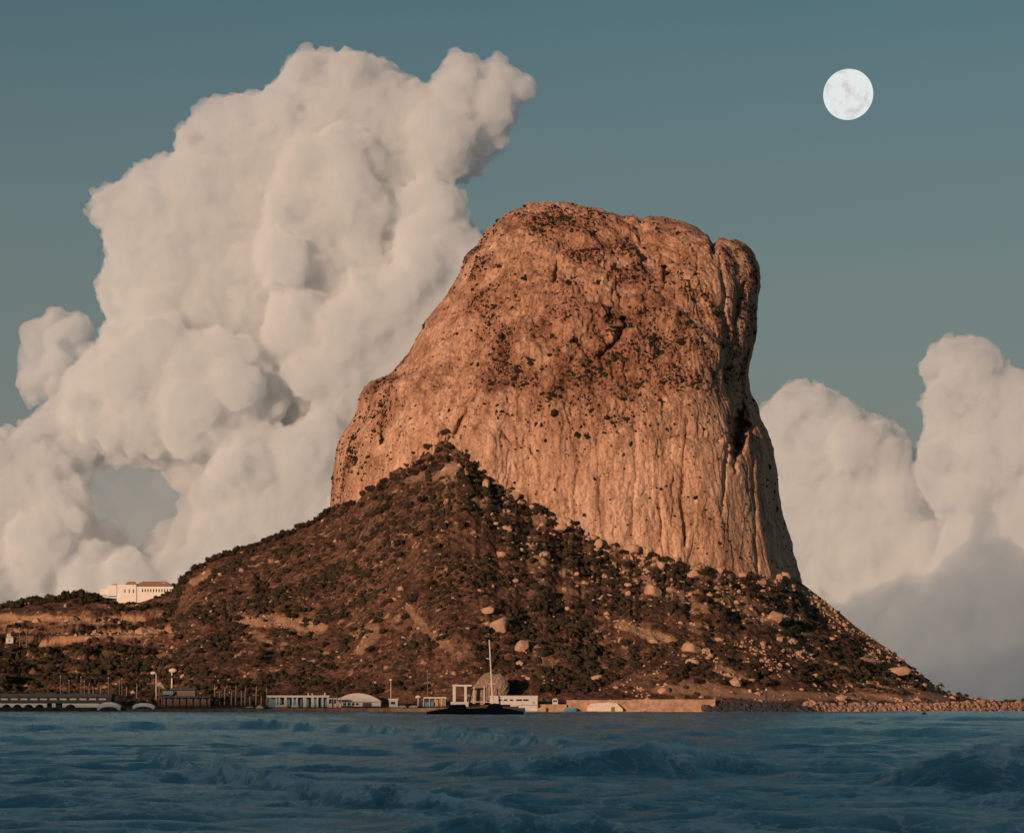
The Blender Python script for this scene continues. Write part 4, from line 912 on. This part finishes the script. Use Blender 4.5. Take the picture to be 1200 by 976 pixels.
# 12 white ribbon window building
Y = 1184
o = empty('white_building', (X_(600, Y), Y, QZ), label='white two-storey harbour building with a ribbon of dark windows', cat='building')
bx(o, 'wall', M_WHITE, [(574, 630, 816, 825.3, 0, 9), (598, 630, 825.35, 833, -.5, 9)], Y)
bx(o, 'roof', M_WHITE2, [(573, 630.6, 814.8, 815.95, -.3, 9.3)], Y)
for k, x in enumerate((584, 590.5, 597.5, 605, 613)): bx(o, 'window', M_GLASS, [(x, x + (4 if k < 3 else 6.5), 819, 821, -.06, -.005)], Y)
bx(o, 'ledge', M_STONE, [(606, 631, 825.4, 826.2, -.9, -.52)], Y); bx(o, 'vent', M_STONE, [(624, 627, 822, 824, -.06, -.005)], Y)
# 13 bits on the harbour wall
o = empty('guard_hut', (X_(650.5, 1188), 1188, Z_(825, 1188)), label='tiny white hut with a round dark window on the harbour wall', cat='hut')
m_ = MB(); m_.box(-1.4, 1.4, 0, 2, 0, 1.2); m_.prism([(-1.4, 1.2), (-1.4, 2.2), (-.8, 3), (.8, 3), (1.4, 2.2), (1.4, 1.2)], 0.02, 1.98); m_.build('wall', M_WHITE, o); MB().box(-1, 1, -.06, -.005, 1.25, 2.1).build('window', M_GLASS, o)
o = empty('rowing_boat', (X_(668, 1184), 1184, -.2), label='blue covered boat moored against the harbour wall', cat='boat')
V = []; st = [(-3.4, .6, 1.5), (-2, 1.1, 1.5), (1, 1.1, 1.6), (2.6, .7, 1.8), (3.4, .05, 2.0)]
for x, w_, d_ in st: V += [(x, -w_, d_), (x, -w_ * .6, .3), (x, 0, 0), (x, w_ * .6, .3), (x, w_, d_)]
new_obj('hull', np_mesh('hull', np.array(V), grid_faces(len(st), 5), True), M_BLUE, o)
MB().prism([(-3.2, 1.4), (-2.4, 2.5), (1.8, 2.6), (3, 1.7)], -.8, .8).build('cover', M_BLUE, o)
o = empty('boat_tent', (X_(709, 1186), 1186, .4), label='long pale canvas tent against the brown harbour wall', cat='tent')
MB().prism([(-9, 0), (-9, 2.6), (-7, 3.9), (2, 4.6), (6, 4.0), (9, 1.2), (9, 0)], -1.5, 1.2).build('cover', M_CANVAS, o)
MB().box(3, 5, -1.55, -1.51, 0, 2.2).build('flap', M_WOOD, o)
for k, (x, lab) in enumerate(((738, 'low pale dinghy at the water below the harbour wall, nearer the tent'), (747, 'low pale dinghy with a raised bow at the water, farther from the tent'))):
    o = empty('dinghy', (X_(x, 1182), 1182, -.1), label=lab, cat='dinghy'); V = []
    for xx, w_, d_ in ((-1.8, .7, .9), (0, .8, .9), (1.3, .5, 1.05 + k * .3), (1.9, .04, 1.3 + k * .5)): V += [(xx, -w_, d_), (xx, -w_ * .6, .1), (xx, w_ * .6, .1), (xx, w_, d_)]
    new_obj('hull', np_mesh('hull', np.array(V), grid_faces(4, 4), True), M_WHITE2, o); MB().box(-.2, .2, -.65, .65, .6, .68).build('thwart', M_WOOD, o)
# buoy
Yb = F * H / (838 - YH)
o = empty('buoy', (X_(1083, Yb), Yb, 0.3), label='small orange buoy floating off the headland shore', cat='buoy')
MB().ball((0, 0, .15), .75, 2).build('float', M_ORANGE, o, True); MB().bar((0, 0, .6), (0, 0, 2.0), .18, .1).build('topmark', M_ORANGE, o)
# white hill building
gp = ground(165, 704)[0]; Y = gp.y - 3
o = empty('hill_building', (X_(165, Y), Y, Z_(704, Y)), label='long white building with a tiled hip roof on the hillside', cat='building')
bx(o, 'wall', M_LIME, [(146, 203, 687, 706, 0, 11), (137, 160, 685, 708, -.6, -.02), (126, 137, 685.5, 698, -1, 8), (117, 126, 690, 697, 0, 6), (203, 207, 692, 699, 2, 8)], Y)
m_ = MB(); ox, oy, oz = o.location; m_.hip(X_(155, Y) - ox, X_(204, Y) - ox, -.8, 12, Z_(686.95, Y) - oz, Z_(680.5, Y) - oz, 6); m_.hip(X_(147, Y) - ox, X_(160, Y) - ox, -1.0, 4, Z_(684.95, Y) - oz, Z_(681, Y) - oz, 1.2); rf = m_.build('roof', M_TILE, o)
bx(o, 'chimney', M_WHITE, [(190, 192, 682, 687, 3, 4.5)], Y)
for k in range(11): bx(o, 'window', M_GLASS, [(166.3 + 3.25 * k, 167.6 + 3.25 * k, 690, 693.5, -.08, -.01)], Y)
for x in (146, 151, 156): bx(o, 'window', M_GLASS, [(x, x + 1.2, 690.5, 694.5, -.68, -.61)], Y)
bx(o, 'parapet', M_TILE, [(131, 137, 684, 685.45, -1.1, 0)], Y)
# two white huts below the terraces
for x, y_, w_, lab in ((10.5, 745, 2.2, 'tiny white hut among trees below the terraces, upper of two'), (11.5, 752, 4.2, 'small white house among trees below the terraces, lower of two')):
    p = ground(x, y_)[0]; o = empty('white_house', p, label=lab, cat='house'); w = w_ * p.y / F
    MB().box(-w, w, -2, 2, -1, w * .9).build('wall', M_WHITE, o); MB().hip(-w * 1.1, w * 1.1, -2.3, 2.3, w * .9 + .01, w * 1.5, w * .5).build('roof', M_CANVAS, o); MB().box(-.4, .4, -2.06, -2.005, 0, w * .6).build('door', M_WOOD, o)
